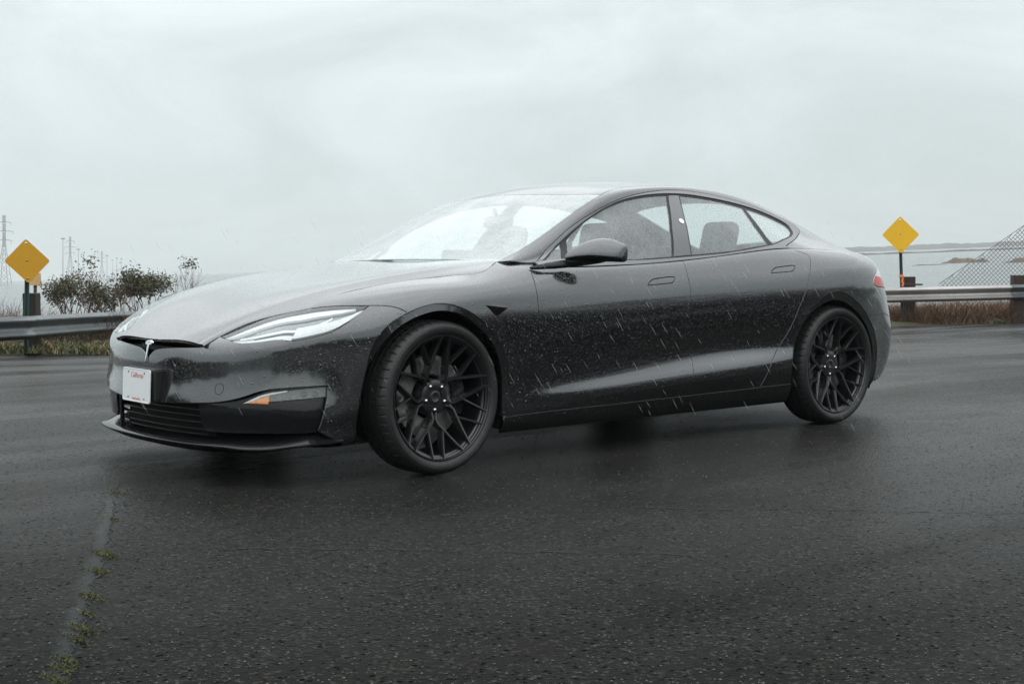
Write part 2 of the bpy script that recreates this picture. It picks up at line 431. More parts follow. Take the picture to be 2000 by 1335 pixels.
# cut lines of the body panels, as (u, v) on the sheets
TR = {"hoodcut":["A",[[4.764,8.677],[6.011,9.066],[6.843,9.09],[7.851,9.061],[8.883,9.001],[9.433,8.774],[9.654,8.831],[9.936,9.203],[10.17,9.749]]],"pj":["A",[[10.17,9.749],[10.49,9.737],[10.745,9.778]]],"doorF":["A",[[10.745,9.778],[10.536,8.966],[10.468,8.623],[10.421,8.289],[10.394,7.75],[10.388,6.961],[10.41,5.76],[10.441,3.643],[10.437,2.047]]],"doorB":["A",[[12.929,8.985],[12.926,8.757],[12.904,7.851],[12.907,7.265],[12.894,6.622],[12.973,4.523],[12.905,2.878],[12.956,2.0]]],"doorR":["A",[[15.599,9.403],[15.637,8.817],[15.89,8.616],[16.005,8.473],[15.987,8.223],[15.854,7.777],[15.692,7.185],[15.512,6.445],[15.292,5.734],[15.111,4.977],[14.739,3.766],[14.541,3.132],[14.468,2.687],[14.345,2.008]]],"belt":["A",[[10.544,8.966],[11.158,8.97],[11.951,8.998],[12.929,8.985],[14.075,9.037],[14.887,9.12],[15.691,9.6]]],"sill":["A",[[9.628,2.002],[10.437,2.047],[11.647,2.006],[12.956,2.0],[14.345,2.008],[15.204,1.999]]],"bandF0":["A",[[5.831,1.073],[5.824,2.358],[5.892,3.708],[6.007,4.744],[6.183,5.982],[6.362,6.353],[6.632,6.743],[6.896,6.92],[7.106,7.034]]],"bandF":["A",[[7.106,7.034],[7.416,7.161],[7.894,7.21],[8.414,6.947],[8.953,6.454],[9.393,5.881],[9.594,5.411],[9.712,4.716],[9.734,3.483],[9.708,2.01]]],"innF":["A",[[5.831,1.073],[5.798,2.362],[5.832,3.591],[5.935,4.487],[6.068,5.043],[6.28,5.652],[6.612,6.268],[7.08,6.724],[7.639,6.912],[8.017,6.892],[8.401,6.715],[8.807,6.351],[9.244,5.812],[9.48,5.303],[9.618,4.525],[9.625,3.324],[9.614,2.006]]],"hltop":["A",[[2.214,9.787],[2.883,10.0],[3.646,9.778],[4.196,9.122],[4.764,8.677],[5.328,8.317],[5.859,7.992],[6.331,7.735]]],"hlbot":["A",[[2.214,9.787],[2.493,8.751],[2.756,7.854],[3.241,7.451],[3.917,7.201],[4.219,6.799],[4.782,6.783],[5.212,6.85],[5.544,7.087],[5.988,7.459],[6.331,7.735]]],"fb":["A",[[6.331,7.735],[6.647,7.587],[6.85,7.423],[6.998,7.237],[7.106,7.034]]],"slotl":["A",[[0.055,6.272],[0.115,6.624],[0.212,6.972],[0.352,7.229],[0.749,7.481],[1.253,7.755],[1.836,8.025]]],"lip":["A",[[0.363,3.081],[1.099,3.207],[1.699,3.308],[2.252,3.396],[2.646,3.529],[3.031,3.777],[3.288,4.026],[3.691,4.234],[4.369,4.335],[5.126,4.38]]],"fogt":["A",[[2.916,3.384],[3.168,3.677],[3.401,3.91],[3.667,4.059],[4.1,4.187],[4.787,4.301],[5.126,4.335]]],"fogb":["A",[[2.916,3.384],[3.573,3.548],[4.365,3.76],[5.108,3.892]]],"ve":["A",[[5.126,4.38],[5.107,3.844],[5.051,3.238],[4.946,2.513],[4.868,2.146]]],"bandR":["A",[[15.204,1.999],[15.09,2.796],[15.27,4.213],[15.451,5.016],[15.667,5.54],[16.028,6.013],[16.381,6.321],[16.711,6.406],[17.048,6.3],[17.438,6.008],[17.858,5.549],[18.072,5.222]]],"bandR1":["A",[[18.072,5.222],[18.354,4.807],[18.623,4.298],[18.823,3.408],[18.782,2.562],[18.576,1.743]]],"innR":["A",[[15.205,1.986],[15.121,2.789],[15.284,4.028],[15.401,4.78],[15.572,5.279],[16.032,5.806],[16.63,6.063],[17.051,5.941],[17.484,5.607],[17.864,5.172],[18.205,4.649],[18.496,4.007],[18.623,3.089],[18.526,2.302],[18.351,1.523]]],"tlf":["A",[[19.5,8.183],[18.603,7.289],[18.424,6.934],[18.437,6.716],[18.781,6.639],[19.854,6.908]]],"seam":["A",[[18.072,5.222],[18.4,5.229],[18.868,5.346],[19.288,5.476]]],"hanf":["A",[[12.2,7.608],[12.233,7.731],[12.295,7.893],[12.365,7.934],[12.689,7.987],[12.658,7.77],[12.618,7.645],[12.564,7.631]]],"hanr":["A",[[14.643,7.713],[14.705,7.866],[14.789,7.969],[14.903,7.984],[15.396,7.995],[15.316,7.788],[15.231,7.679],[15.137,7.671]]],"rep":["A",[[9.104,6.978],[9.487,7.018],[9.879,7.109],[9.772,6.978],[9.617,6.784],[9.443,6.606],[9.37,6.615]]],"aps":["G",[[0.0,2.989],[0.572,3.024],[1.086,2.977],[1.773,2.986],[2.533,2.983],[3.344,2.959],[3.628,2.91]]],"cht":["G",[[0.759,4.909],[1.15,3.856],[1.528,3.627],[2.323,3.512],[3.326,3.763],[4.251,3.851],[4.894,3.85],[5.744,3.827],[6.616,3.924],[7.621,3.879],[8.453,3.76],[9.323,3.594],[9.842,3.475],[10.003,3.686],[9.954,4.056],[9.689,4.742],[9.01,6.001],[8.358,6.805]]],"hatch":["G",[[9.123,2.933],[9.645,3.246],[10.265,3.324],[10.596,4.113],[11.017,5.085]]],"fgl":["G",[[1.625,5.72],[2.004,4.065],[2.243,3.922],[2.699,3.867],[3.504,3.935],[4.218,4.023],[4.84,4.098],[5.455,4.159],[5.284,4.765],[5.062,5.557],[4.844,6.757],[3.737,6.703],[2.594,6.45]]],"fql":["G",[[1.082,4.695],[1.446,4.108],[1.799,3.986],[1.503,5.562]]],"rgl":["G",[[5.375,6.769],[5.457,5.997],[5.594,5.096],[5.8,4.189],[6.127,4.228],[6.523,4.252],[7.135,4.278],[7.688,4.274],[7.634,5.337],[7.709,6.646],[6.606,6.818]]],"rql":["G",[[7.786,4.267],[8.75,4.11],[9.353,4.09],[9.483,4.363],[9.404,4.822],[8.897,5.668],[8.158,6.412],[7.814,6.633]]],"bpl":["G",[[5.496,4.164],[5.773,4.184],[5.566,5.134],[5.43,5.993],[5.346,6.776],[4.879,6.758],[5.12,5.456]]],"dlo":["G",[[0.958,4.892],[1.459,3.991],[1.969,3.842],[2.706,3.797],[3.512,3.88],[4.233,3.956],[4.858,4.031],[5.488,4.092],[5.986,4.136],[6.544,4.189],[7.17,4.187],[7.784,4.133],[8.811,3.942],[9.404,3.942],[9.585,4.182],[9.497,4.735],[8.943,5.719],[8.15,6.5],[7.727,6.724],[6.592,6.887],[5.364,6.83],[3.727,6.761],[2.251,6.431]]],"pjG":["G",[[0.0,2.989],[0.352,4.073],[0.759,4.909]]],"hcH":["H",[[3.909,6.971],[4.909,6.408],[5.701,6.564],[6.706,6.744],[7.596,7.063],[8.173,7.418],[8.434,7.337],[8.843,6.628],[9.232,5.48]]],"hlH":["H",[[0.746,7.246],[1.618,7.137],[2.382,6.934],[3.027,6.965],[3.475,6.912],[3.909,6.971]]],"slotH":["H",[[0.692,0.067],[0.717,1.272],[0.731,2.518],[0.736,3.999],[0.746,7.246]]],"header":["G",[[3.628,2.91],[3.339,2.165],[3.191,1.561],[3.091,0.892],[3.065,0.274]]]}
TOW = (2.312, 4.181)

# ------------------------------------------------------------------ car body panels cut out of smooth sheets
SA, SH, SG = lower_body(), hood(), greenhouse()
SURF = {'A': SA, 'H': SH, 'G': SG}
CC = np.array([0, 0, .45])
def frame(s, uv):
    """points, outward unit normals and tangents of a sheet at (u,v)"""
    uv = np.asarray(uv, float); p, du, dv = s.ev(uv[:, 0], uv[:, 1], True)
    n = np.cross(du, dv); l = np.linalg.norm(n, axis=1); l[l < 1e-9] = 1; n = n/l[:, None]
    ref = p - np.stack([np.clip(p[:, 0], -.3, 3.2), 0*p[:, 0], 0*p[:, 0]+.45], 1)
    sg = np.sign((n*ref).sum(1)); sg[sg == 0] = 1
    return p, n*sg[:, None], du, dv
def resample(s, poly, step, closed=True):
    out = []; n = len(poly)
    for i in range(n if closed else n-1):
        a = np.array(poly[i]); b = np.array(poly[(i+1) % n])
        q = s.ev(np.array([a[0], b[0]]), np.array([a[1], b[1]]))
        k = max(1, int(math.ceil(np.linalg.norm(q[1]-q[0])/step)))
        for j in range(k): out.append(tuple(a+(b-a)*j/k))
    if not closed: out.append(tuple(poly[-1]))
    return out
def smooth_line(s, pts, it=2):
    """round a traced polyline (Chaikin), ends kept"""
    for _ in range(it):
        q = [pts[0]]
        for a, b in zip(pts[:-1], pts[1:]):
            a, b = np.array(a), np.array(b); q += [tuple(a*.75+b*.25), tuple(a*.25+b*.75)]
        q.append(pts[-1]); pts = q
    return [tuple(p) for p in pts]
def inside(poly, p):
    x, y = p; c = False; n = len(poly); j = n-1
    for i in range(n):
        xi, yi = poly[i]; xj, yj = poly[j]
        if (yi > y) != (yj > y) and x < (xj-xi)*(y-yi)/(yj-yi)+xi: c = not c
        j = i
    return c
def cut(s, poly, gap=.0024, step=.03, axis=None, holes=(), off=0., flange=.012, keep=None, warp=None, edge_round=.0015):
    """mesh the part of sheet s inside poly (u,v).  returns V, F, normals; edges are pulled back by gap and folded in"""
    def ring(pl, sgn):
        pl = resample(s, pl, min(step, .02)); uv = np.array(pl)
        p, n, du, dv = frame(s, uv)
        area = .5*np.sum(uv[:, 0]*np.roll(uv[:, 1], -1)-np.roll(uv[:, 0], -1)*uv[:, 1])
        if area*sgn < 0: uv = uv[::-1]; p, n, du, dv = frame(s, uv)
        d_uv = np.roll(uv, -1, 0)-np.roll(uv, 1, 0); m = np.stack([-d_uv[:, 1], d_uv[:, 0]], 1)  # inward in uv (ccw)
        t3 = du*d_uv[:, :1]+dv*d_uv[:, 1:]; t3 /= np.maximum(np.linalg.norm(t3, axis=1), 1e-9)[:, None]
        in3 = np.cross(n, t3); m3 = du*m[:, :1]+dv*m[:, 1:]
        in3 *= np.sign((in3*m3).sum(1)+1e-12)[:, None]
        new = uv.copy()
        for i in range(len(uv)):
            on_axis = axis is not None and abs(uv[i][axis[0]]-axis[1]) < 1e-4
            free = keep is not None and keep(p[i])
            if on_axis or free: continue
            J = np.stack([du[i], dv[i]], 1); st, *_ = np.linalg.lstsq(J, in3[i]*gap, rcond=1e-4)
            q = uv[i]+np.clip(st, -.3, .3)
            if axis is not None: q[axis[0]] = max(q[axis[0]], axis[1]) if axis[1] == 0 else min(q[axis[0]], axis[1])
            new[i] = q
        new[:, 0] = np.clip(new[:, 0], 0, s.nu-1); new[:, 1] = np.clip(new[:, 1], 0, s.nv-1)
        return new
    outer = ring(poly, 1); hs = [ring(h, -1) for h in holes]
    lo, hi = outer.min(0), outer.max(0)
    c = (lo+hi)/2; _, _, du, dv = frame(s, [c]); su, sv = np.linalg.norm(du), np.linalg.norm(dv)
    su, sv = max(su, .05), max(sv, .03)
    op = [tuple(x) for x in outer]; hp = [[tuple(x) for x in h] for h in hs]
    pts = [Vector((x[0]*su, x[1]*sv)) for x in outer]; rings = [list(range(len(outer)))]
    for h in hs:
        b = len(pts); pts += [Vector((x[0]*su, x[1]*sv)) for x in h]; rings.append(list(range(b, b+len(h))))
    nb = len(pts); edges = [(r[i], r[(i+1) % len(r)]) for r in rings for i in range(len(r))]
    allb = np.array([[p.x, p.y] for p in pts])
    nuu = int((hi[0]-lo[0])*su/step)+2; nvv = int((hi[1]-lo[1])*sv/step)+2
    for a in np.linspace(lo[0], hi[0], nuu)[1:-1]:
        for b in np.linspace(lo[1], hi[1], nvv)[1:-1]:
            if not inside(op, (a, b)) or any(inside(h, (a, b)) for h in hp): continue
            q = np.array([a*su, b*sv])
            if ((allb-q)**2).sum(1).min() < (step*.45)**2: continue
            pts.append(Vector(q))
    vo, eo, fo, ov, oe, of = delaunay_2d_cdt(pts, edges, [], 0, 1e-6)
    uv = np.array([[v.x/su, v.y/sv] for v in vo])
    F = []
    for f in fo:
        cc = uv[list(f)].mean(0)
        if inside(op, cc) and not any(inside(h, cc) for h in hp): F.append(tuple(f))
    p, n, _, _ = frame(s, uv)
    if warp is not None: p = warp(p)
    # boundary edges of the kept faces
    cnt = {}
    for f in F:
        for i in range(3):
            a, b = f[i], f[(i+1) % 3]; cnt.setdefault((min(a, b), max(a, b)), []).append((a, b))
    be = [v[0] for v in cnt.values() if len(v) == 1]
    if axis is not None: be = [(a, b) for a, b in be if not (abs(uv[a][axis[0]]-axis[1]) < 1e-4 and abs(uv[b][axis[0]]-axis[1]) < 1e-4)]
    F2 = []
    for f in F:
        a, b, c3 = p[f[0]], p[f[1]], p[f[2]]
        F2.append(f if np.dot(np.cross(b-a, c3-a), n[f[0]]+n[f[1]]+n[f[2]]) >= 0 else (f[0], f[2], f[1]))
    V = p+n*off; Nn = n.copy()
    V = [np.array(x) for x in V]; Nl = [np.array(x) for x in Nn]
    if flange:
        tang = {}
        for a, b in be:
            t = V[b]-V[a]; t = t/max(np.linalg.norm(t), 1e-9)
            for i in (a, b): tang[i] = tang.get(i, 0)+t
        m = {}
        cen = {}
        for a, b in be:
            for f in F:
                pass
            break
        # outward direction in the sheet: away from the third vertex of the face on that edge
        third = {}
        for f in F:
            for i in range(3):
                k = (min(f[i], f[(i+1) % 3]), max(f[i], f[(i+1) % 3]))
                if len(cnt[k]) == 1: third[k] = f[(i+2) % 3]
        outd = {}
        for a, b in be:
            k = (min(a, b), max(a, b)); e = V[b]-V[a]; e = e/max(np.linalg.norm(e), 1e-9)
            o = (V[a]+V[b])/2-V[third[k]]; o = o-e*np.dot(o, e); o /= max(np.linalg.norm(o), 1e-9)
            for i in (a, b): outd[i] = outd.get(i, 0)+o
        for i in outd:
            o = outd[i]; o = o/max(np.linalg.norm(o), 1e-9); outd[i] = o
            nn = Nl[i]; m[i] = len(V)
            V.append(V[i].copy()); Nl.append(nn*.75+o*.66)
            V.append(V[i]+o*edge_round*.7-nn*edge_round); Nl.append(o*.95+nn*.3)
            V.append(V[i]+o*edge_round*.8-nn*flange); Nl.append(o)
        for a, b in be:
            ia, ib = m[a], m[b]
            for k in (0, 1):
                q = (ia+k, ib+k, ib+k+1, ia+k+1)
                nrm = np.cross(V[q[1]]-V[q[0]], V[q[3]]-V[q[0]])
                F2.append(q if np.dot(nrm, outd[a]+outd[b]) >= 0 else q[::-1])
    V = np.array(V); Nl = np.array(Nl); Nl /= np.maximum(np.linalg.norm(Nl, axis=1), 1e-9)[:, None]
    return V, F2, Nl
def panel_obj(name, parts, mat, parent, side=-1, kind=None):
    """parts: list of (V, F, N) in (x, d, z); side -1 = left of the car (towards camera), +1 = right, 0 = both halves"""
    VV, FF, NN = [], [], []
    for V, F, Nn in parts:
        for sd in ((-1, 1) if side == 0 else (side,)):
            b = len(VV); m = np.array([1, sd, 1])
            if side == 0:      # both halves share the vertices on the centre plane
                if sd == -1: mid = {}
                idx = []
                for v, n3 in zip(V, Nn):
                    on = abs(v[1]) < 1e-4; key = tuple(np.round(v, 5))
                    if on and sd == 1 and key in mid: idx.append(mid[key]); continue
                    if on: mid.setdefault(key, len(VV)); n3 = n3*[1, 0, 1]
                    idx.append(len(VV)); VV.append(tuple(v*m)); NN.append(tuple(n3*m))
                FF += [tuple(idx[i] for i in (f if sd == 1 else f[::-1])) for f in F]
                continue
            VV += [tuple(x) for x in V*m]; NN += [tuple(x) for x in Nn*m]
            FF += [tuple(i+b for i in (f if sd == 1 else f[::-1])) for f in F]
    me = bpy.data.meshes.new(name); me.from_pydata(VV, [], FF); me.update()
    me.polygons.foreach_set('use_smooth', [True]*len(me.polygons))
    me.normals_split_custom_set_from_vertices(NN)
    return link(name, me, mat, parent, kind=kind)
def both(name, parts, mat, parent, **k):
    a = panel_obj(name, parts, mat, parent, -1, **k); b = panel_obj(name, parts, mat, parent, 1, **k); return a, b
T = {k: [tuple(p) for p in v[1]] for k, v in TR.items()}
sm = lambda k, it=2: smooth_line(None, T[k], it)
rev = lambda l: list(l)[::-1]

car = empty('parked_car', (0, 0, 0))
tag(car, 'dark grey metallic electric sedan parked on wet asphalt, beaded with rain', 'car')

# ---- front bumper
vt, vl = 5.85, 3.06
bump_poly = [(0, vt)] + sm('slotl') + sm('hlbot', 1)[0:] + sm('fb')[1:] + rev(sm('bandF0')) + [(5.4, 1.5), T['ve'][-1]] + rev(T['ve'])[1:] + rev(sm('lip')) + [(0, vl)]
bumper = panel_obj('front_bumper', [cut(SA, bump_poly, axis=(0, 0.), step=.025)], PAINT, car, 0)
# lower intake surround, set back behind the bumper lip
lipp = sm('lip')
rec = [p for p in lipp if p[0] > 1.75]
rec = [(1.75, 3.2)] + rec + T['ve'][1:] + [(3.6, 2.1), (1.9, 2.0), (1.78, 2.3)]
INT_ = [cut(SA, rec, off=-.024, step=.025, gap=-.008)]
for sd in (-1, 1): panel_obj('intake_surround', INT_, GLOSS, car, sd)
# fog lamps lie in the upper edge of the surround
fog_poly = sm('fogt', 1) + [(5.11, 3.85)] + rev(T['fogb'])
for sd in (-1, 1):
    fl = panel_obj('fog_lamp', [cut(SA, fog_poly, off=-.02, gap=.0, flange=.006)], FOGH, car, sd)
    panel_obj('lamp_lens', [cut(SA, fog_poly, off=-.011, gap=.001, flange=.006)], LENS, fl, sd)
    q = np.array(T['fogt']); 
    amb = [T['fogb'][0], (T['fogt'][1][0]+.02, T['fogt'][1][1]-.06), (T['fogt'][3][0]-.05, T['fogt'][3][1]-.1), (3.62, 3.60), (3.60, 3.42)]
    panel_obj('amber_reflector', [cut(SA, amb, off=-.0165, gap=.003, flange=.003)], AMBER, fl, sd)
    bar = [T['fogb'][0]] + T['fogt'][1:5] + [(T['fogt'][4][0], T['fogt'][4][1]-.05)] + [(a+.02, b-.09) for a, b in rev(T['fogt'][1:4])]
    panel_obj('light_bar', [cut(SA, bar, off=-.015, gap=.0003, flange=.002)], LIGHTBAR, fl, sd)
    prj = MB()
    for u in (4.55, 4.85):
        p, n, _, _ = frame(SA, [(u, 4.02)]); p, n = p[0]*[1, sd, 1], n[0]*[1, sd, 1]
        prj.tube([p-n*.03, p-n*.0165], .014, 14)
    prj.build('projector', SCREEN, fl)
# grille slats between the intake sides
def plan(v, us, off=0.):
    p, n, _, _ = frame(SA, [(u, v) for u in us]); p = p+n*off; return p
us = np.linspace(0, 1.85, 12)
for k, (v, off) in enumerate(((2.95, -.035), (2.62, -.036), (2.30, -.037), (1.98, -.038), (1.70, -.04))):
    p = plan(v, us, off); full = np.concatenate([(p*[1, -1, 1])[::-1], p[1:]])
    V = []; F = []
    for q in full:
        for dx, dz in ((-.003, -.004), (.028, -.008), (.030, -.002), (-.003, .003)): V.append((q[0]+dx, q[1], q[2]+dz))
    n_ = len(full)
    for i in range(n_-1):
        for j in range(4): F.append((i*4+j, i*4+(j+1) % 4, (i+1)*4+(j+1) % 4, (i+1)*4+j))
    F += [(3, 2, 1, 0), tuple((n_-1)*4+j for j in range(4))]
    mesh('grille_slat', V, F, GLOSS, car)
g = MB(); p = plan(2.5, us, -.09); full = np.concatenate([(p*[1, -1, 1])[::-1], p[1:]])
V = [(q[0], q[1], z) for q in full for z in (.13, .36)]; F = [(2*i, 2*i+2, 2*i+3, 2*i+1) for i in range(len(full)-1)]
mesh('grille_backing', V, F, SHELL, car)
g = MB()
g.box((-.955, .33, .265), (.02, .014, .15), bev=.004)
g.build('grille_post', GLOSS, car)
# splitter
sp_out = [(-1.005, 0), (-1.0, .22), (-.985, .40), (-.962, .52), (-.93, .62), (-.885, .70), (-.82, .78), (-.735, .865), (-.64, .905), (-.52, .91)]
sp_in = [(-.93, 0), (-.925, .22), (-.90, .38), (-.865, .50), (-.835, .585), (-.79, .66), (-.725, .73), (-.655, .80), (-.60, .83), (-.50, .84)]
zo = [.176, .177, .178, .180, .180, .174, .176, .19, .197, .198]; zi = [.196, .197, .198, .20, .204, .212, .225, .24, .245, .235]
def densify(l, k=6):
    l = np.array(l, float); n = len(l); t = np.linspace(0, n-1, (n-1)*k+1); out = []
    P = np.concatenate([[2*l[0]-l[1]], l, [2*l[-1]-l[-2]]])
    for x in t:
        i = min(int(x), n-2); f = x-i; a, b, c_, d_ = P[i], P[i+1], P[i+2], P[i+3]
        out.append(.5*((2*b)+(-a+c_)*f+(2*a-5*b+4*c_-d_)*f*f+(-a+3*b-3*c_+d_)*f**3))
    return np.array(out)
so = densify([(x, d, z) for (x, d), z in zip(sp_out, zo)]); si = densify([(x, d, z) for (x, d), z in zip(sp_in, zi)])
so = np.concatenate([(so*[1, -1, 1])[::-1], so[1:]]); si = np.concatenate([(si*[1, -1, 1])[::-1], si[1:]])
V = []; F = []
for o, i in zip(so, si):
    mid = o*.55+i*.45+np.array([0, 0, .002])
    for q in (o+[0, 0, -.006], o+[-.0015, 0, 0], o+[.001, 0, .004], mid, i, i+[.10, 0, .02], o*.4+i*.6+[0, 0, -.045]): V.append(tuple(q))
for i in range(len(so)-1):
    for j in range(7): F.append((i*7+j, i*7+(j+1) % 7, (i+1)*7+(j+1) % 7, (i+1)*7+j))
spl = mesh('front_splitter', V, F, GLOSS, car, True); spl.data.set_sharp_from_angle(angle=R(50))
# grille slot and emblem under the hood edge
slot = [(0, vt-.25)] + [(a, b-.12) for a, b in sm('slotl')] + [(1.95, 8.25), (1.6, 8.9), (1.2, 9.0), (.6, 8.9), (0, 8.8)]
panel_obj('nose_slot', [cut(SA, slot, axis=(0, 0.), off=-.045, gap=-.006, flange=.01)], SHELL, car, 0)
lipv = [(0, vt-.28)] + [(a, b-.16) for a, b in sm('slotl')] + [(1.86, 8.06)] + rev(sm('slotl')) + [(0, vt)]
# emblem: a bevelled letter T standing in the slot
def emblem():
    arc = lambda r, a0, a1, n, cy: [(r*math.sin(R(a0+(a1-a0)*k/n)), cy+r*math.cos(R(a0+(a1-a0)*k/n))) for k in range(n+1)]
    capo = arc(.060, -38, 38, 10, -.006); capi = arc(.050, 38, -38, 10, -.006)
    cap_ = [(x, z) for x, z in capo]+[(x, z) for x, z in capi]
    stem_ = [(-.035, .036), (-.028, .040), (-.012, .0435), (0, .0375), (.012, .0435), (.028, .040), (.035, .036), (.028, .030), (.018, .0325), (.0115, .032), (.0075, -.01), (0, -.065), (-.0075, -.01), (-.0115, .032), (-.018, .0325), (-.028, .030)]
    m = MB(); fr = lambda a, b, h: (-.975+h-(.03-b)*.20, a*.88, .570+b*.86)
    for pl in (cap_, stem_): m.prism(pl, 0, .010, fr)
    return m.build('emblem', EMBLEM, car)
emblem()
# ---- hood
hc_a = np.array([SA.ev(np.array([u]), np.array([v]))[0] for u, v in (T['hltop'][0:1]+T['hltop'][2:5]+T['hoodcut'][1:])])
hc_h = np.array([SH.ev(np.array([u]), np.array([v]))[0] for u, v in (T['hlH'][1:2]+T['hlH'][3:6]+T['hcH'][1:])])
def hood_warp(P):
    P = P.copy(); D = hc_a-hc_h; seg0, seg1 = hc_h[:-1], hc_h[1:]
    for i, q in enumerate(P):
        best = (9, None)
        for k in range(len(seg0)):
            e = seg1[k]-seg0[k]; t = np.clip(np.dot(q-seg0[k], e)/np.dot(e, e), 0, 1); c = np.linalg.norm(q-seg0[k]-e*t)
            if c < best[0]: best = (c, D[k]*(1-t)+D[k+1]*t)
        wgt = max(0, 1-best[0]/.22); wgt = wgt*wgt*(3-2*wgt); P[i] = q+best[1]*wgt
    return P
hc = smooth_line(None, T['hcH'], 2); HCV = T['hcH'][-1][1]
hood_poly = [(T['slotH'][0][0], 0)] + smooth_line(None, [(T['slotH'][0][0], 0)]+T['slotH'], 1)[1:] + smooth_line(None, T['hlH'], 1)[1:] + hc[1:] + [(9.22, HCV*.75), (9.2, 3), (9.18, 1.5), (9.18, 0)]
panel_obj('cowl', [cut(SH, [(8.7, 0), (8.7, 6.6), (9.75, 6.6), (9.75, 0)], axis=(1, 0.), step=.05, off=-.005, gap=0, flange=0)], PILLAR, car, 0)
panel_obj('hood', [cut(SH, hood_poly, axis=(1, 0.), step=.03, warp=hood_warp, flange=.016)], PAINT, car, 0)
# ---- headlights
hl_poly = sm('hltop', 1) + rev(sm('hlbot', 1))[1:-1]
def lerp_path(poly, c, f): return [tuple(np.array(c)+(np.array(p)-np.array(c))*f) for p in poly]
def ribbon(line, widths, s=SA, off=-.018, n=0):
    """band of given (u,v)-width below a traced line, as polygon"""
    up = line; lo = [(a+w_[0], b+w_[1]) for (a, b), w_ in zip(line, widths)]
    return up+rev(lo)
for sd in (-1, 1):
    hl = panel_obj('headlight', [cut(SA, hl_poly, off=-.040, gap=.001, flange=0, step=.03)], SILVER, car, sd)
    panel_obj('lens', [cut(SA, hl_poly, off=-.001, gap=.0035, flange=.02, step=.03)], LENS, hl, sd)
    # bright light guide: along the upper edge, turning down along the outer edge
    ht = np.array(smooth_line(None, T['hltop'], 2)); hb = np.array(smooth_line(None, T['hlbot'], 2))
    def blend(f, t):   # point between upper (0) and lower (1) edge at fraction t along
        a = ht[int(t*(len(ht)-1))]; b = hb[int(t*(len(hb)-1))]; return tuple(a+(b-a)*f)
    ts = np.linspace(.03, .90, 22)
    gd = [blend(.07, t) for t in ts]+[blend(.27, t) for t in ts[::-1]]
    panel_obj('light_guide', [cut(SA, gd, off=-.017, gap=.0005, flange=.012, step=.02)], LIGHTBAR, hl, sd)
    ts = np.linspace(.50, .985, 16)
    gd = [blend(.58+.02*math.sin(t*9), t) for t in ts]+[blend(.90, t) for t in ts[::-1]]
    panel_obj('light_guide', [cut(SA, gd, off=-.015, gap=.0005, flange=.012, step=.02)], CHROME, hl, sd)
    ts = np.linspace(.03, .5, 12)
    gd = [blend(.80, t) for t in ts]+[blend(.96, t) for t in ts[::-1]]
    panel_obj('light_guide', [cut(SA, gd, off=-.019, gap=.0005, flange=.012, step=.02)], LIGHTBAR, hl, sd)
    ts = np.linspace(.26, .66, 12)
    gd = [blend(.36, t) for t in ts]+[blend(.62, t) for t in ts[::-1]]
    panel_obj('projector', [cut(SA, gd, off=-.026, gap=.001, flange=.012, step=.02)], PROJ, hl, sd)
    ts = np.linspace(.20, .72, 14)
    gd = [blend(.60-.22*max(0, (t-.6)/.12), t) for t in ts]+[blend(.67-.22*max(0, (t-.6)/.12), t) for t in ts[::-1]]
    panel_obj('light_blade', [cut(SA, gd, off=-.02, gap=.0, flange=.004, step=.02)], LIGHTBAR, hl, sd)
# ---- fenders, doors, quarters, sills
DFs, DBs, DRs = sm('doorF'), sm('doorB', 1), sm('doorR')
sill = T['sill']
fend_poly = sm('hoodcut') + T['pj'][1:] + DFs[1:] + [sill[0]] + rev(sm('bandF'))[1:] + rev(sm('fb'))[1:] + rev(T['hltop'])[1:4]
FENDER = [cut(SA, fend_poly, step=.028)]
fd_poly = smooth_line(None, T['belt'][:4], 1) + DBs[1:] + [sill[3], sill[2]] + rev(DFs)[:-3]
rd_poly = smooth_line(None, T['belt'][3:6], 1) + DRs + [sill[4], sill[3]] + rev(DBs)[1:]
qt_poly = rev(DRs) + [(15.9, 9.28), (16.6, 9.2), (17.5, 9.12), (18.4, 9.1), (19.1, 9.08), (19.5, 9.0)] + sm('tlf') + rev(sm('seam')) + rev(sm('bandR'))[1:] + [sill[5], sill[4]]
topfree = lambda p: p[2] > 1.005 and p[0] > 2.72
hole_f, hole_r = smooth_line(None, T['hanf']+T['hanf'][:1], 1)[:-1], smooth_line(None, T['hanr']+T['hanr'][:1], 1)[:-1]
FDOOR = [cut(SA, fd_poly, step=.03, holes=[hole_f])]; RDOOR = [cut(SA, rd_poly, step=.03, holes=[hole_r])]
QUART = [cut(SA, qt_poly, step=.03, keep=topfree)]
SILLP = [cut(SA, sill+[(15.22, .75), (9.65, .75)], step=.04)]
HF = [cut(SA, hole_f, gap=.0028, off=-.0006, step=.015, flange=.01)]; HR = [cut(SA, hole_r, gap=.0028, off=-.0006, step=.015, flange=.01)]
rp = np.array(T['rep']); rc = rp.mean(0)
REPB = [cut(SA, T['rep'], gap=.0, off=.004, step=.015, flange=.008, edge_round=.003)]
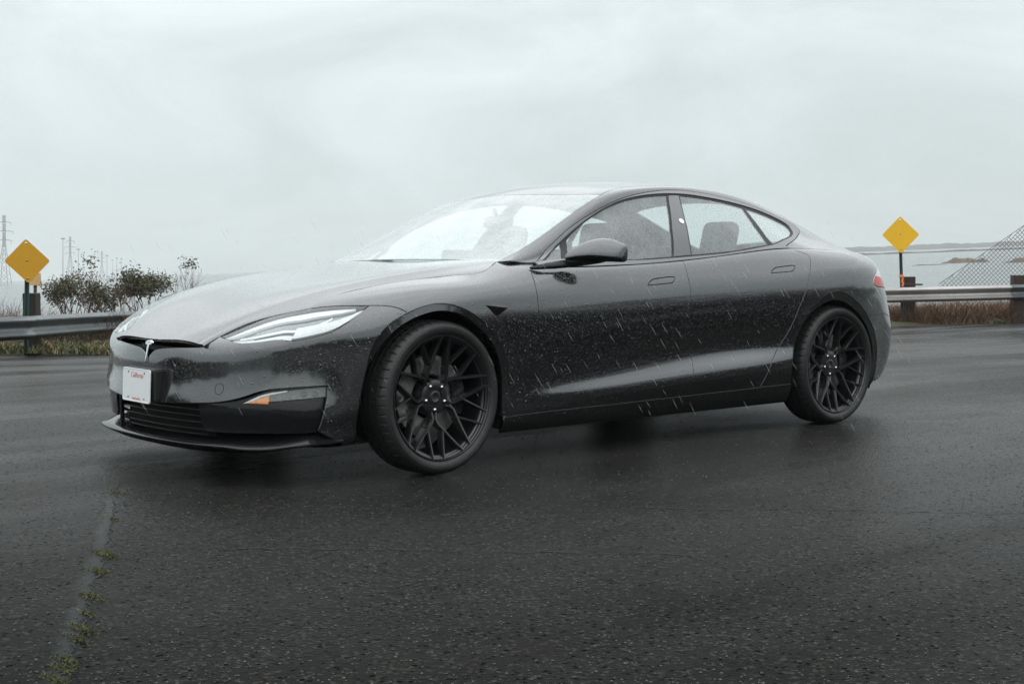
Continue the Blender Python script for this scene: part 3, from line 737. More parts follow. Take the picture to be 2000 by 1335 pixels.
for sd in (-1, 1):
    fe = panel_obj('fender', FENDER, PAINT, car, sd)
    # wedge shaped side camera: raised ridge over the trim
    p, n, _, _ = frame(SA, T['rep']); V = [tuple((a+b*.003)*[1, sd, 1]) for a, b in zip(p, n)]
    pc, nc, _, _ = frame(SA, [tuple(rp[5]*.45+rp[2]*.45+rp[1]*.1)]); V.append(tuple((pc[0]+nc[0]*.022)*[1, sd, 1])); k = len(V)-1
    V += [tuple((a-b*.01)*[1, sd, 1]) for a, b in zip(p, n)]
    m_ = len(rp); F = [(i, (i+1) % m_, k) for i in range(m_)]+[(i, (i+1) % m_, k+1+(i+1) % m_, k+1+i) for i in range(m_)]
    mesh('side_camera', V, F, GLOSS, fe)
    d1 = panel_obj('front_door', FDOOR, PAINT, car, sd); panel_obj('handle', HF, PAINT, d1, sd)
    d2 = panel_obj('rear_door', RDOOR, PAINT, car, sd); panel_obj('handle', HR, PAINT, d2, sd)
    panel_obj('quarter_panel', QUART, PAINT, car, sd); panel_obj('sill', SILLP, PAINT, car, sd)
def base_filler(n=14):
    # closes the joint between the fender top and the foot of the windscreen pillar
    def rs(l):
        l = np.array(l); t = np.linspace(0, len(l)-1, n); return np.stack([np.interp(t, range(len(l)), l[:, 0]), np.interp(t, range(len(l)), l[:, 1])], 1)
    ua, ug = rs(T['pj']), rs(T['pjG']); V = []; Nn = []
    pa, na, _, _ = frame(SA, ua); pg, ng, _, _ = frame(SG, ug); pb, nb_, _, _ = frame(SA, ua-[0, .7]); ph, nh, _, _ = frame(SG, ug-[0, .5])
    for k in range(n):
        for p, m in ((pb[k]-nb_[k]*.006, nb_[k]), (pa[k]-na[k]*.003, na[k]), (pg[k]-ng[k]*.003, ng[k]), (ph[k]-nh[k]*.006, nh[k])): V.append(p); Nn.append(m)
    F = [(k*4+j, (k+1)*4+j, (k+1)*4+j+1, k*4+j+1) for k in range(n-1) for j in range(3)]; V = np.array(V); Nn = np.array(Nn); G = []
    for f in F:
        c3 = np.cross(V[f[1]]-V[f[0]], V[f[3]]-V[f[0]]); G.append(f if np.dot(c3, Nn[f[0]]) >= 0 else f[::-1])
    return V, G, Nn
BFILL = [base_filler()]
for sd in (-1, 1): panel_obj('pillar_foot', BFILL, PAINT, car, sd)
# wheel arch lips: outer trace -> inner trace, then folded into the arch
def arch(outer, inner, n=70):
    def rs(l):
        P = SA.ev(np.array([a for a, b in l]), np.array([b for a, b in l])); s_ = np.r_[0, np.cumsum(np.linalg.norm(np.diff(P, axis=0), axis=1))]
        t = np.linspace(0, s_[-1], n); return np.stack([np.interp(t, s_, [a for a, b in l]), np.interp(t, s_, [b for a, b in l])], 1)
    o, i = rs(outer), rs(inner); V = []; Nn = []
    po, no, _, _ = frame(SA, o); pi, ni, _, _ = frame(SA, i)
    for k in range(n):
        dv = pi[k]-po[k]; dv /= max(np.linalg.norm(dv), 1e-6); tl = no[k]*.97+dv*.2
        rows = [(po[k]-dv*.004+no[k]*.0006, no[k]), (po[k]+no[k]*.0006, no[k]*.9+dv*.3), (po[k]+dv*.005-no[k]*.0022, tl), (pi[k]-ni[k]*.010, tl), (pi[k]-ni[k]*.019+dv*.001, dv), (pi[k]*[1, 0, 1]+[0, .80, 0], dv)]
        for a, b in rows: V.append(a); Nn.append(b/np.linalg.norm(b))
    F = []
    for k in range(n-1):
        for j in range(5): F.append((k*6+j, (k+1)*6+j, (k+1)*6+j+1, k*6+j+1))
    V = np.array(V); Nn = np.array(Nn); G = []
    for f in F:
        c3 = np.cross(V[f[1]]-V[f[0]], V[f[3]]-V[f[0]]); G.append(f if np.dot(c3, Nn[f[0]]) >= 0 else f[::-1])
    return V, G, Nn
AF = [arch(sm('bandF0', 1)+sm('bandF', 1)[1:], sm('innF', 1))]; AR = [arch(sm('bandR', 1)+sm('bandR1', 1)[1:], sm('innR', 1))]
for sd in (-1, 1):
    panel_obj('wheel_arch', AF, PAINT, car, sd); panel_obj('wheel_arch', AR, PAINT, car, sd)
    for cx in (-.03, 2.96):
        m_ = MB(); V = []; F = []
        for k in range(33):
            a = math.pi*(-.12+1.24*k/32)
            for y in (.90, .52): V.append((cx+.43*math.cos(a), sd*y, .34+.425*math.sin(a)))
        F = [(2*k, 2*k+1, 2*k+3, 2*k+2) for k in range(32)]
        m_.add(V, F); V = [(cx, sd*.52, .34)]+[(cx+.43*math.cos(math.pi*(-.12+1.24*k/32)), sd*.52, .34+.425*math.sin(math.pi*(-.12+1.24*k/32))) for k in range(33)]
        m_.add(V, [(0, k+1, k+2) for k in range(32)]); m_.build('arch_liner', SHELL, car)
# ---- rear bumper, tail lamps, tailgate
se = T['seam'][-1]; R1 = sm('bandR1')
rb = sm('seam') + [(20.5, 5.55), (22, 5.5), (25, 5.5), (25, 2.2), (21, 2.0), (19.6, 1.9)] + rev(R1)[:-1]
panel_obj('rear_bumper', [cut(SA, rb, axis=(0, 25.), step=.035)], PAINT, car, 0)
db = [(20.5, 2.0), (21, 2.05), (25, 2.25), (25, 1.2), (21, 1.2), (20.5, 1.3)]
panel_obj('rear_diffuser', [cut(SA, db, axis=(0, 25.), step=.04, off=-.01)], MATTE, car, 0)
te = T['tlf'][-1]
tl_poly = sm('tlf') + [(21.4, 6.85), (22.3, 6.95), (22.3, 8.0), (21, 8.2)]
red_poly = sm('tlf')[6:] + [(19.7, 7.15), (19.2, 7.3)]
tail_body = [se, (te[0], te[1]), (21.4, 6.85), (22.3, 6.95), (22.3, 8.0), (21, 8.2), T['tlf'][0], (19.5, 9.0), (20.5, 9.15), (22, 9.3), (25, 9.5), (25, 5.5), (22, 5.5), (20.5, 5.55)]
for sd in (-1, 1):
    tl = panel_obj('tail_light', [cut(SA, tl_poly, gap=.002, off=.0, step=.03)], PALELENS, car, sd)
    panel_obj('red_lens', [cut(SA, red_poly, gap=.003, off=.0015, step=.02, flange=.003)], REDLENS, tl, sd)
panel_obj('tailgate', [cut(SA, tail_body, axis=(0, 25.), step=.035)], PAINT, car, 0)
# ---- greenhouse
aps = sm('aps'); hd = smooth_line(None, T['header']+[(3.06, 0)], 1)
ws_poly = [(0, 0), (3.06, 0)] + rev(hd)[1:] + rev(aps)[1:]
frit_in = [(.30, 0), (.30, 1.2), (.34, 2.2), (.62, 2.62), (1.2, 2.66), (2.3, 2.68), (3.1, 2.62), (3.32, 2.45), (3.02, 1.6), (2.86, .8), (2.82, 0)]
windscreen = panel_obj('windscreen', [cut(SG, ws_poly, axis=(1, 0.), step=.035, flange=.008)], WGLASS, car, 0)
rail_in = [(3.628, 2.91), (4.1, 2.78), (5, 2.72), (6.5, 2.72), (8, 2.75), (9.124, 2.80)]
rail_in = smooth_line(None, rail_in, 1)
roof_poly = [(3.06, 0)] + rev(hd)[1:] + rail_in[1:] + [(9.0, 2.2), (8.9, 1.2), (8.88, 0)]
panel_obj('roof_glass', [cut(SG, roof_poly, axis=(1, 0.), step=.04)], ROOF, car, 0)
hat = smooth_line(None, [(9.124, 2.80)]+T['hatch'][1:4], 2) + [(11.0, 4.9), (11.5, 6.0), (11.9, 7.0)]
cht = sm('cht', 1); bottom = [(8.45, 7), (9.5, 7), (10.5, 7), (11.3, 7), (11.9, 7)]
rail_poly = aps + rail_in[1:] + hat[1:] + rev(bottom)[1:] + rev(cht) + rev(T['pjG'])[1:-1]
botfree = lambda p: p[2] < 1.06 and p[0] > 2.75
RAIL = [cut(SG, rail_poly, step=.03, keep=botfree)]
RAILB = [cut(SG, rail_poly, step=.05, off=-.02, gap=-.012, flange=0)]
for sd in (-1, 1):
    panel_obj('roof_rail', RAIL, PAINT, car, sd)
    panel_obj('inner_frame', RAILB, SHELL, car, sd)
rg_poly = [(9.0, 0), (9.0, 1.2), (9.2, 2.3), (10, 2.45), (11, 2.5), (12.0, 2.4), (12.2, 1.2), (12.2, 0)]
hatch_poly = [(8.88, 0), (8.9, 1.2), (9.0, 2.2)] + hat + [(14, 7), (14, 0)]
panel_obj('hatch_frame', [cut(SG, hatch_poly[:3]+hat+[(13, 7), (14, 7), (14, 0), (12.2, 0), (12.2, 1.2), (12.0, 2.4), (11, 2.5), (10, 2.45), (9.2, 2.3), (9.0, 1.2), (9.0, 0)], axis=(1, 0.), step=.04)], PAINT, car, 0)
panel_obj('rear_window', [cut(SG, rg_poly, axis=(1, 0.), step=.04)], CLEARG, car, 0)
# satin trim round the side glass, rubber seal, panes, pillars
dlo = smooth_line(None, T['dlo']+T['dlo'][:1], 1)[:-1]
trim_poly = cht + [(8.45, 7), (7.5, 7), (6.5, 7), (5.4, 7), (3.7, 7), (2.2, 7), (1.0, 7), (.78, 6.2)]
TRIMP = [cut(SG, trim_poly, step=.02, holes=[dlo], off=.002, gap=.003, edge_round=.003)]
panes = [('fgl', 1), ('fql', 0), ('rgl', 1), ('rql', 1)]
pol = {k: (smooth_line(None, T[k]+T[k][:1], it)[:-1] if it else T[k]) for k, it in panes}
for k in ('fgl', 'rgl'): pol[k] = T[k]
SEALP = [cut(SG, dlo, step=.02, holes=[pol[k] for k, _ in panes]+[T['bpl']], off=-.005, gap=-.002, flange=.01)]
PANES = [[cut(SG, pol[k], step=.035, off=-.007, gap=-.003, flange=0)] for k, _ in panes]
BPIL = [cut(SG, T['bpl'], step=.03, off=-.0015, gap=.0015, flange=.01)]
for sd in (-1, 1):
    panel_obj('window_trim', TRIMP, TRIM, car, sd); panel_obj('window_seal', SEALP, SEAL, car, sd)
    for P_ in PANES: panel_obj('side_window', P_, GLASS if sd < 0 else CLEARG, car, sd)
    bp_ = panel_obj('pillar_cover', BPIL, PILLAR, car, sd)
    p, n, _, _ = frame(SG, [tuple(np.array(T['bpl'][2])*.75+np.array(T['bpl'][6])*.25)]); c = (p[0]+n[0]*.0)*[1, sd, 1]; nn = n[0]*[1, sd, 1]
    mb = MB(); mb.tube([c-nn*.002, c+nn*.0012], .017, 20, sm=False); mb.build('round_sticker', LIGHTBAR, bp_)
# inner shell behind the shut lines, floor, liner
def shell(s, u0, u1, v0, v1, off, du, dv, drop=None):
    U = np.linspace(u0, u1, du); Vv = np.linspace(v0, v1, dv); uv = np.array([(a, b) for a in U for b in Vv]); p, n, _, _ = frame(s, uv); p = p+n*off
    F = [(i*dv+j, (i+1)*dv+j, (i+1)*dv+j+1, i*dv+j+1) for i in range(du-1) for j in range(dv-1)]
    if drop: F = [f for f in F if not drop(p[list(f)].mean(0))]
    return p, F, n
def in_arch(p):
    return (p[0]+.03)**2+(p[2]-.34)**2 < .455**2 or (p[0]-2.96)**2+(p[2]-.34)**2 < .475**2 or (p[0] < -.5 and p[2] < .42) or (p[0] < -.4 and p[2] > .57 )
panel_obj('body_shell', [shell(SA, 0, 25, 1, 9.4, -.03, 200, 50, in_arch)], SHELL, car, 0)
fm = MB(); fm.add([(-.55, -.84, .165), (3.5, -.62, .165), (3.5, .62, .165), (-.55, .84, .165), (-.85, -.55, .17), (-.85, .55, .17)], [(0, 1, 2, 3), (0, 3, 5, 4)])
for yy in (-.5, .5):
    fm.add([(.42, yy*1.7, .165), (2.5, yy*1.7, .165), (2.5, yy*1.7, .55), (.42, yy*1.7, .55)], [(0, 1, 2, 3)])
fm.add([(-.5, -.8, .6), (-.5, .8, .6), (-.5, .8, .16), (-.5, -.8, .16)], [(0, 1, 2, 3)])
fm.add([(.45, -.84, .16), (.45, .84, .16), (.45, .84, .9), (.45, -.84, .9)], [(0, 1, 2, 3)])
fm.add([(2.5, -.84, .16), (2.5, .84, .16), (2.5, .84, .6), (2.5, -.84, .6)], [(0, 1, 2, 3)])
fm.build('floor_pan', SHELL, car)
hp_, hf_, hn_ = shell(SG, 3.4, 8.9, 0, 3.0, -.035, 24, 10)
panel_obj('headliner', [(hp_, [f[::-1] for f in hf_], -hn_)], LINER, car, 0)

# ------------------------------------------------------------------ wheels (local: axis y, outer face towards -y, centre at origin)
TR_, RR = .352, .2865
def tyre_mesh(w=.224):
    h = w/2; n = 480
    # (radius, y) from outer bead over the tread to the inner bead, outer side at -h
    prof = [(.284, -h+.024), (.290, -h+.012), (.300, -h+.004), (.312, -h+.0005), (.322, -h+.001), (.3235, -h+.0035), (.328, -h+.004), (.336, -h+.010), (.3425, -h+.018), (.3465, -h+.026)]
    tread = []
    def rib(a, b, r0, r1): tread.extend([(r0, a), (r1, b)])
    y = -h+.030; edges = [(-h+.030, -h+.056), (-h+.065, -h+.092), (-h+.100, h-.100), (h-.092, h-.065), (h-.056, h-.030)]
    rad = lambda y: .352-.0035*(abs(y)/(h-.03))**3
    for k, (a, b) in enumerate(edges):
        if k: tread.append((rad(a)-.008, a-.0005))
        tread.extend([(rad(a), a+.0005), (rad(b), b-.0005)])
        if k < 4: tread.append((rad(b)-.008, b+.0005))
    inner = [(r, -y_) for r, y_ in prof[::-1]]
    P = prof+tread+inner; m = len(P); V = []; F = []; S = []
    # lateral sipes cut the outer and inner shoulder ribs
    for k in range(n):
        a = 2*math.pi*k/n; sip = (k % 9 == 0)
        for i, (r, yy) in enumerate(P):
            rr = r
            if sip and 8 <= i <= 11 or sip and m-12 <= i <= m-9: rr = r-.005
            if (k % 9 == 4) and 13 <= i <= 16: rr = r-.006
            V.append((rr*math.cos(a), yy, rr*math.sin(a)))
    for k in range(n):
        k2 = (k+1) % n
        for i in range(m-1): F.append((k*m+i, k2*m+i, k2*m+i+1, k*m+i+1))
    return V, F
def bar(path, widths, depth, ytop, flat=.45):
    """spoke arm: path in the wheel plane (x, z), crowned section; ytop(r) = y of the face (outer side is -y)"""
    V = []; n = len(path)
    P = [Vector((a, b)) for a, b in path]
    for i, p in enumerate(P):
        d0 = (P[i]-P[i-1]).normalized() if i else (P[1]-P[0]).normalized(); d1 = (P[i+1]-P[i]).normalized() if i < n-1 else d0
        t = (d0+d1).normalized(); nn = Vector((-t.y, t.x))*(1/max(.5, t.dot(d0)))
        r = p.length; w_ = widths[i]; yt = ytop(r)
        for f, dy in ((-1, depth), (-1.0, .010), (-flat, 0), (flat, 0), (1.0, .010), (1, depth)):
            q = p+nn*(w_*f*.5); V.append((q.x, yt+dy, q.y))
    F = [(i*6+j, (i+1)*6+j, (i+1)*6+j+1, i*6+j+1) for i in range(n-1) for j in range(5)]
    F += [(i*6+5, (i+1)*6+5, (i+1)*6, i*6) for i in range(n-1)]
    F += [tuple(range(6))[::-1], tuple((n-1)*6+j for j in range(6))]
    return V, F
def face_y(r):      # concave wheel face: lip at r=.28 is y=0, hub sits back
    t = min(1, max(0, (.282-r)/.222)); return -.004+.064*t**.85
def make_wheel():
    # rim barrel with stepped lip
    m = MB(); prof = [(.2865, .012), (.2868, .002), (.2845, -.001), (.281, -.001), (.2785, .002), (.2775, .010), (.273, .0115), (.2705, .013), (.2695, .021), (.265, .0225), (.2625, .025), (.260, .05), (.254, .11), (.252, .19), (.262, .215), (.284, .22)]
    m.lathe(prof, 96)
    wh = m.build('wheel', RIM, None, auto=True)
    me = bpy.data.meshes.new('tyre'); V, F = tyre_mesh(); me.from_pydata(V, [], F)
    me.update(); bm = bmesh.new(); bm.from_mesh(me); bmesh.ops.recalc_face_normals(bm, faces=bm.faces[:]); bm.to_mesh(me); bm.free()
    for p in me.polygons: p.use_smooth = True
    me.set_sharp_from_angle(angle=R(38))
    ty = link('tyre', me, TYRE, wh); ty.location = (0, .100, 0)
    # hub
    h = MB(); h.lathe([(.0, .060), (.038, .060), (.040, .056), (.062, .0555), (.078, .060), (.084, .075), (.084, .12), (0, .12)], 60); h.build('hub', RIM, wh, auto=True)
    c = MB(); c.lathe([(.0, .0555), (.020, .0555), (.0215, .0545), (.0235, .0545), (.025, .0555), (.0335, .0555), (.0355, .058), (.036, .066)], 48); c.build('centre_cap', RIM, wh, auto=True)
    for k in range(5):
        a0 = -R(95)+k*2*math.pi/5     # screen-down is -z
        rot = lambda x, z, a=a0: (x*math.cos(a)-z*math.sin(a), x*math.sin(a)+z*math.cos(a))
        s = MB()
        for sg in (1, -1):
            tip = R(31.2)*sg; T_ = (.283*math.cos(tip), .283*math.sin(tip))
            fork = (.100, .0085*sg); kn = (.118, .016*sg)
            p0 = (.045, .0145*sg); p1 = (.070, .0135*sg)
            path = [p0, p1, fork, kn, tuple(np.array(kn)*.5+np.array(T_)*.5), tuple(np.array(kn)*.1+np.array(T_)*.9), T_]
            s.add(*bar([rot(*q) for q in path], [.020, .0185, .0175, .018, .0165, .012, .009], .042, face_y))
            b0 = np.array(kn)*.78+np.array(T_)*.22; tp = R(6.4)*sg; T2 = np.array((.2825*math.cos(tp), .2825*math.sin(tp)))
            path = [tuple(b0+(T2-b0)*f) for f in (-.08, .15, .5, .88, 1)]
            s.add(*bar([rot(*q) for q in path], [.014, .0145, .013, .0105, .0085], .036, lambda r: face_y(r)+.0025))
        s.build('spoke', RIM, wh)
        # nut in its pocket on the spoke axis
        x, z = rot(.058, 0); pk = MB(); pk.tube([(x, .0535, z), (x, .08, z)], .0125, 18, sm=True); pk.build('nut_pocket', MATTE, wh)
        nu = MB(); nu.lathe([(0, .048), (.006, .0485), (.0085, .052), (.0085, .06)], 12); nu.V = [(vx+x, vy, vz+z) for vx, vy, vz in nu.V]; nu.build('lug_nut', NUT, wh)
        # web between neighbouring arms at the hub
        a1 = a0+math.pi/5; xr = lambda r, a: (r*math.cos(a), r*math.sin(a))
    d = MB(); d.lathe([(.10, .105), (.105, .1), (.192, .1), (.192, .128), (.10, .128)], 72); d.build('brake_disc', DISC, wh, auto=True)
    return wh
def caliper(parent, sgn):
    m = MB(); pts = []
    for k in range(9):
        a = R(-28+56*k/8); pts.append(a)
    V = []; F = []
    for a in pts:
        for r, y in ((.128, .082), (.200, .082), (.206, .095), (.206, .145), (.128, .145)): V.append((r*math.cos(a), y, r*math.sin(a)))
    for i in range(8):
        for j in range(5): F.append((i*5+j, (i+1)*5+j, (i+1)*5+(j+1) % 5, i*5+(j+1) % 5))
    F += [tuple(range(5)), tuple(40+j for j in range(5))]
    m.add(V, F)
    for a in (-14, 0, 14):
        x, z = .165*math.cos(R(a)), .165*math.sin(R(a)); m.tube([(x, .076, z), (x, .09, z)], .006, 8)
    c = m.build('brake_caliper', CALIPER, parent, auto=True)
    return c
W0 = make_wheel(); caliper(W0, 1)
def place_wheel(W, x, side, yface, steer):
    W.parent = car; W.location = (x, side*yface, .352)
    W.rotation_euler = (0, 0, steer) if side < 0 else (0, 0, math.pi+steer)
place_wheel(W0, 0, -1, .945, R(2.7))
for x, side, yf, st in ((2.96, -1, .955, 0), (0, 1, .945, R(2.7)), (2.96, 1, .955, 0)):
    c = W0.copy(); COL.objects.link(c); place_wheel(c, x, side, yf, st)
    for ch in W0.children:
        k = ch.copy(); COL.objects.link(k); k.parent = c

# ------------------------------------------------------------------ door mirrors
def mirror(sd):
    # housing: sections along the width (d): centre x, z and half sizes; smoothed by subdivision
    st = []
    for d, fr_, re_, z, rz in ((.915, .772, .83, .990, .026), (.935, .776, .875, .999, .044), (.965, .790, .925, 1.010, .061), (1.0, .818, .965, 1.018, .068), (1.035, .858, .995, 1.019, .066), (1.066, .905, 1.02, 1.012, .058), (1.092, .955, 1.036, 1.003, .050), (1.102, .985, 1.04, 1.0, .044)):
        rx = (re_-fr_)/1.66; st.append((d, fr_+rx, z, rx, rz))
    # section in x-z: short steep chin, long sloping brow, flat back with the glass
    sec = [(-.80, -.62), (-1.0, -.40), (-1.0, -.30), (-.98, -.06), (-.78, .36), (-.42, .72), (0, .93), (.40, .98), (.62, .84), (.66, .3), (.62, -.55), (.30, -.80), (-.25, -.82)]
    n = len(sec); V = []; F = []; MI = []
    for d, x, z, rx, rz in st:
        for fx, fz in sec: V.append((x+rx*fx, sd*d, z+rz*fz))
    m_ = len(st)
    for i in range(m_-1):
        for k in range(n): F.append((i*n+k, i*n+(k+1) % n, (i+1)*n+(k+1) % n, (i+1)*n+k)); MI.append(0 if 2 <= k <= 7 else 2 if k in (8, 9) else 1)
    F += [tuple(range(n)), tuple((m_-1)*n+k for k in range(n))]; MI += [1, 0]
    me = bpy.data.meshes.new('mirror'); me.from_pydata(V, [], F); me.update()
    bm = bmesh.new(); bm.from_mesh(me); bmesh.ops.recalc_face_normals(bm, faces=bm.faces[:]); bm.to_mesh(me); bm.free()
    o = link('mirror', me, [PAINT, GLOSS, SCREEN], car)
    me.polygons.foreach_set('material_index', MI); me.polygons.foreach_set('use_smooth', [True]*len(F))
    ss = o.modifiers.new('smooth', 'SUBSURF'); ss.levels = 2; ss.render_levels = 3
    # seam groove
    # arm and foot on the door
    a = MB()
    foot = [(.640, .895, .935, .02), (.70, .90, .946, .030), (.76, .915, .957, .034), (.82, .95, .966, .036)]
    V = []; n = 10
    ring = []
    for x, d, z, w_ in ((.615, .880, .938, .012), (.70, .905, .948, .022), (.80, .925, .958, .026), (.86, .97, .968, .026), (.90, 1.01, .972, .02)):
        for k in range(n):
            an = 2*math.pi*k/n; V.append((x+.055*math.cos(an)*(1 if x > .65 else .3), sd*(d-.012*math.cos(an)*0+.02*math.cos(an)), z+w_*.75*math.sin(an)))
    F = [(i*n+k, i*n+(k+1) % n, (i+1)*n+(k+1) % n, (i+1)*n+k) for i in range(4) for k in range(n)]+[tuple(range(n)), tuple(40+k for k in range(n))]
    a.add(V, F, True); a.build('mirror_arm', GLOSS, o)
    return o
mirror(-1)

# ------------------------------------------------------------------ licence plate on its bracket
def plate():
    b = MB(); b.box((-.992, 0, .418), (.07, .30, .150), bev=.012)
    br = b.build('plate_bracket', MATTE, car)
    p = MB(); p.box((0, 0, 0), (.0035, .3048, .1524), bev=0)
    bm = bmesh.new(); w_, h_, r_ = .1524, .0762, .012; vs = []
    for cx, cz, a0 in ((w_-r_, h_-r_, 0), (-w_+r_, h_-r_, 90), (-w_+r_, -h_+r_, 180), (w_-r_, -h_+r_, 270)):
        for k in range(6):
            a = R(a0+18*k); vs.append((cx+r_*math.cos(a), cz+r_*math.sin(a)))
    V = []; F = []; n = len(vs)
    for h, sc in ((.002, 1), (-.002, 1), (-.003, .985), (-.003, .955), (-.0012, .935)):
        for a, c in vs: V.append((h, a*(1-(1-sc)*.5), c*sc))
    for i in range(4):
        for k in range(n): F.append((i*n+k, i*n+(k+1) % n, (i+1)*n+(k+1) % n, (i+1)*n+k))
    F += [tuple(range(n)), tuple(4*n+k for k in range(n))]
    pm = mesh('license_plate', V, F, WHITEPL, car)
    pm.location = (-1.036, 0, .413); pm.rotation_euler = (0, R(2.5), R(-2.5))
    bm = bmesh.new(); bm.from_mesh(pm.data); bmesh.ops.recalc_face_normals(bm, faces=bm.faces[:]); bm.to_mesh(pm.data); bm.free()
    def text(body, size, x, z, shear, name, bold=0.):
        cu = bpy.data.curves.new(name, 'FONT'); cu.body = body; cu.size = size; cu.shear = shear; cu.align_x = 'CENTER'; cu.align_y = 'CENTER'; cu.extrude = .0004; cu.offset = bold; cu.resolution_u = 4
        ob = bpy.data.objects.new('tmp', cu); COL.objects.link(ob); dg = bpy.context.evaluated_depsgraph_get(); dg.update()
        me = bpy.data.meshes.new_from_object(ob.evaluated_get(dg)); bpy.data.objects.remove(ob)
        # text plane x-y -> plate plane seen from -x : right is -y
        me.transform(Matrix(((0, 0, -1, -.0019), (-1, 0, 0, -x), (0, 1, 0, z), (0, 0, 0, 1))))
        return link(name, me, REDTXT, pm)
    text('California', .036, .004, .046, .45, 'plate_lettering', -.0006)
    text('DMV.CA.GOV', .014, 0, -.0615, 0, 'plate_lettering', -.0001)
    for y in (-.089, .089):
        for z in (.058, -.058):
            s = MB(); s.box((-.002, y, z), (.003, .010, .006), bev=.001); s.build('plate_bolt', MATTE, pm)
plate()
# tow eye cover ring on the bumper
ring_uv = []
uc, vc = TOW
c = SA.ev(np.array([uc]), np.array([vc]))[0]; _, n_, du_, dv_ = frame(SA, [(uc, vc)])
ring = [(uc+.026/np.linalg.norm(du_[0])*math.cos(a), vc+.026/np.linalg.norm(dv_[0])*math.sin(a)) for a in np.linspace(0, 2*math.pi, 28)[:-1]]
ring2 = [(uc+.0237/np.linalg.norm(du_[0])*math.cos(a), vc+.0237/np.linalg.norm(dv_[0])*math.sin(a)) for a in np.linspace(0, 2*math.pi, 28)[:-1]]
panel_obj('tow_cover_seam', [cut(SA, ring, holes=[ring2], off=.0008, gap=0, flange=0, step=.02)], SEAL, car, -1)

# ------------------------------------------------------------------ interior
def seat(x, y, w, front):
    m = MB()
    m.box((x, y, .42), (.52, w, .16), Euler((0, R(-6), 0)), .05); m.box((x+.31, y, .73), (.15, w*.96, .58), Euler((0, R(18), 0)), .06)
    if front: m.box((x+.415, y, 1.075), (.09, .27, .22), Euler((0, R(12), 0)), .045); m.box((x+.39, y, .98), (.06, .2, .10), Euler((0, R(14), 0)), .02)
    return m.build('seat', SEATM, car, auto=True)
seat(1.12, -.38, .50, True); seat(1.12, .38, .50, True)
m = MB(); m.box((2.02, 0, .44), (.50, 1.30, .18), None, .05); m.box((2.34, 0, .74), (.16, 1.30, .52), Euler((0, R(24), 0)), .06)
m.build('rear_bench', SEATM, car, auto=True)
for y in (-.42, 0, .42):
    m = MB(); m.box((2.50, y, 1.075 if y else 1.0), (.10, .25, .27 if y else .13), Euler((0, R(16), 0)), .048); m.build('headrest', SEATM, car, auto=True)
m = MB(); m.box((2.95, 0, .92), (.95, 1.3, .03), None, .01); m.box((.62, 0, .86), (.50, 1.46, .16), Euler((0, R(-4), 0)), .05); m.box((.90, 0, .62), (.5, .26, .35), None, .04)
for y in (-.80, .80):
    m.box((1.5, y, .62), (1.9, .05, .62), None, .02)
m.build('dashboard', DASH, car, auto=True)
m = MB(); m.box((.87, 0, .92), (.02, .40, .24), Euler((0, R(14), 0)), .008); m.build('centre_screen', SCREEN, car)
m = MB(); pts = [(.93+.02*math.sin(a), -.38+.175*math.cos(a), .86+.16*math.sin(a)) for a in np.linspace(0, 2*math.pi, 33)]; m.tube(pts, .014, 8, cap=False); m.box((.91, -.38, .86), (.04, .30, .06), None, .01); m.build('steering_wheel', DASH, car)
m = MB(); m.box((1.13, 0, 1.19), (.03, .24, .065), Euler((0, R(10), 0)), .015); m.tube([(1.12, 0, 1.21), (1.10, 0, 1.265)], .012, 8); m.build('rear_view_mirror', DASH, car)


# ------------------------------------------------------------------ invented black car, unseen at the right, added to darken the doors' reflection
BLACKP = MT('black_paint').set(Base_Color=(.004, .004, .0045), Roughness=.2, Coat_Weight=1., Coat_Roughness=.05).m
def copy_tree(o, parent=None):
    c = o.copy(); COL.objects.link(c)
    if parent is not None: c.parent = parent
    for i, sl_ in enumerate(c.material_slots):
        if sl_.material == PAINT: sl_.link = 'OBJECT'; sl_.material = BLACKP
    for ch in list(o.children): copy_tree(ch, c)
    return c
car2 = copy_tree(car); car2.location = (2.4, -4.25, 0)
tag(car2, 'invented black sedan out of frame, added to mirror as a dark shape in the grey doors', 'car')

# ------------------------------------------------------------------ place: directions as the camera looks, s = metres ahead, q = metres to the right
FWD = Vector((math.sin(YAW), math.cos(YAW), 0)); RGT = Vector((math.cos(YAW), -math.sin(YAW), 0))
def sq(s, q, z=0.): p = Vector((CAM.x, CAM.y, 0)) + FWD*s + RGT*q; return Vector((p.x, p.y, z))
def at(x, y, s):
    """point s metres ahead that stands at photo position (x, y)"""
    d = _f + _r*((x-1000)/2675.498) - _u*((y-667.5)/2675.498); k = s/d.dot(FWD); return CAM + d*k
def ground_z(s, q):
    k = min(.045, max(.010, .0292-.00142*q)); t = max(0., s-11.5); return -k*t*t/(t+2.)*1.05
def edge_s(q):      # far edge of the asphalt
    return float(np.interp(q, [-60, -9, -6, 0, 8, 12, 60], [15.5, 16.6, 17., 22., 26.2, 26.6, 28]))
def hash2(a, b): return (math.sin(a*12.9898+b*78.233)*43758.5453) % 1
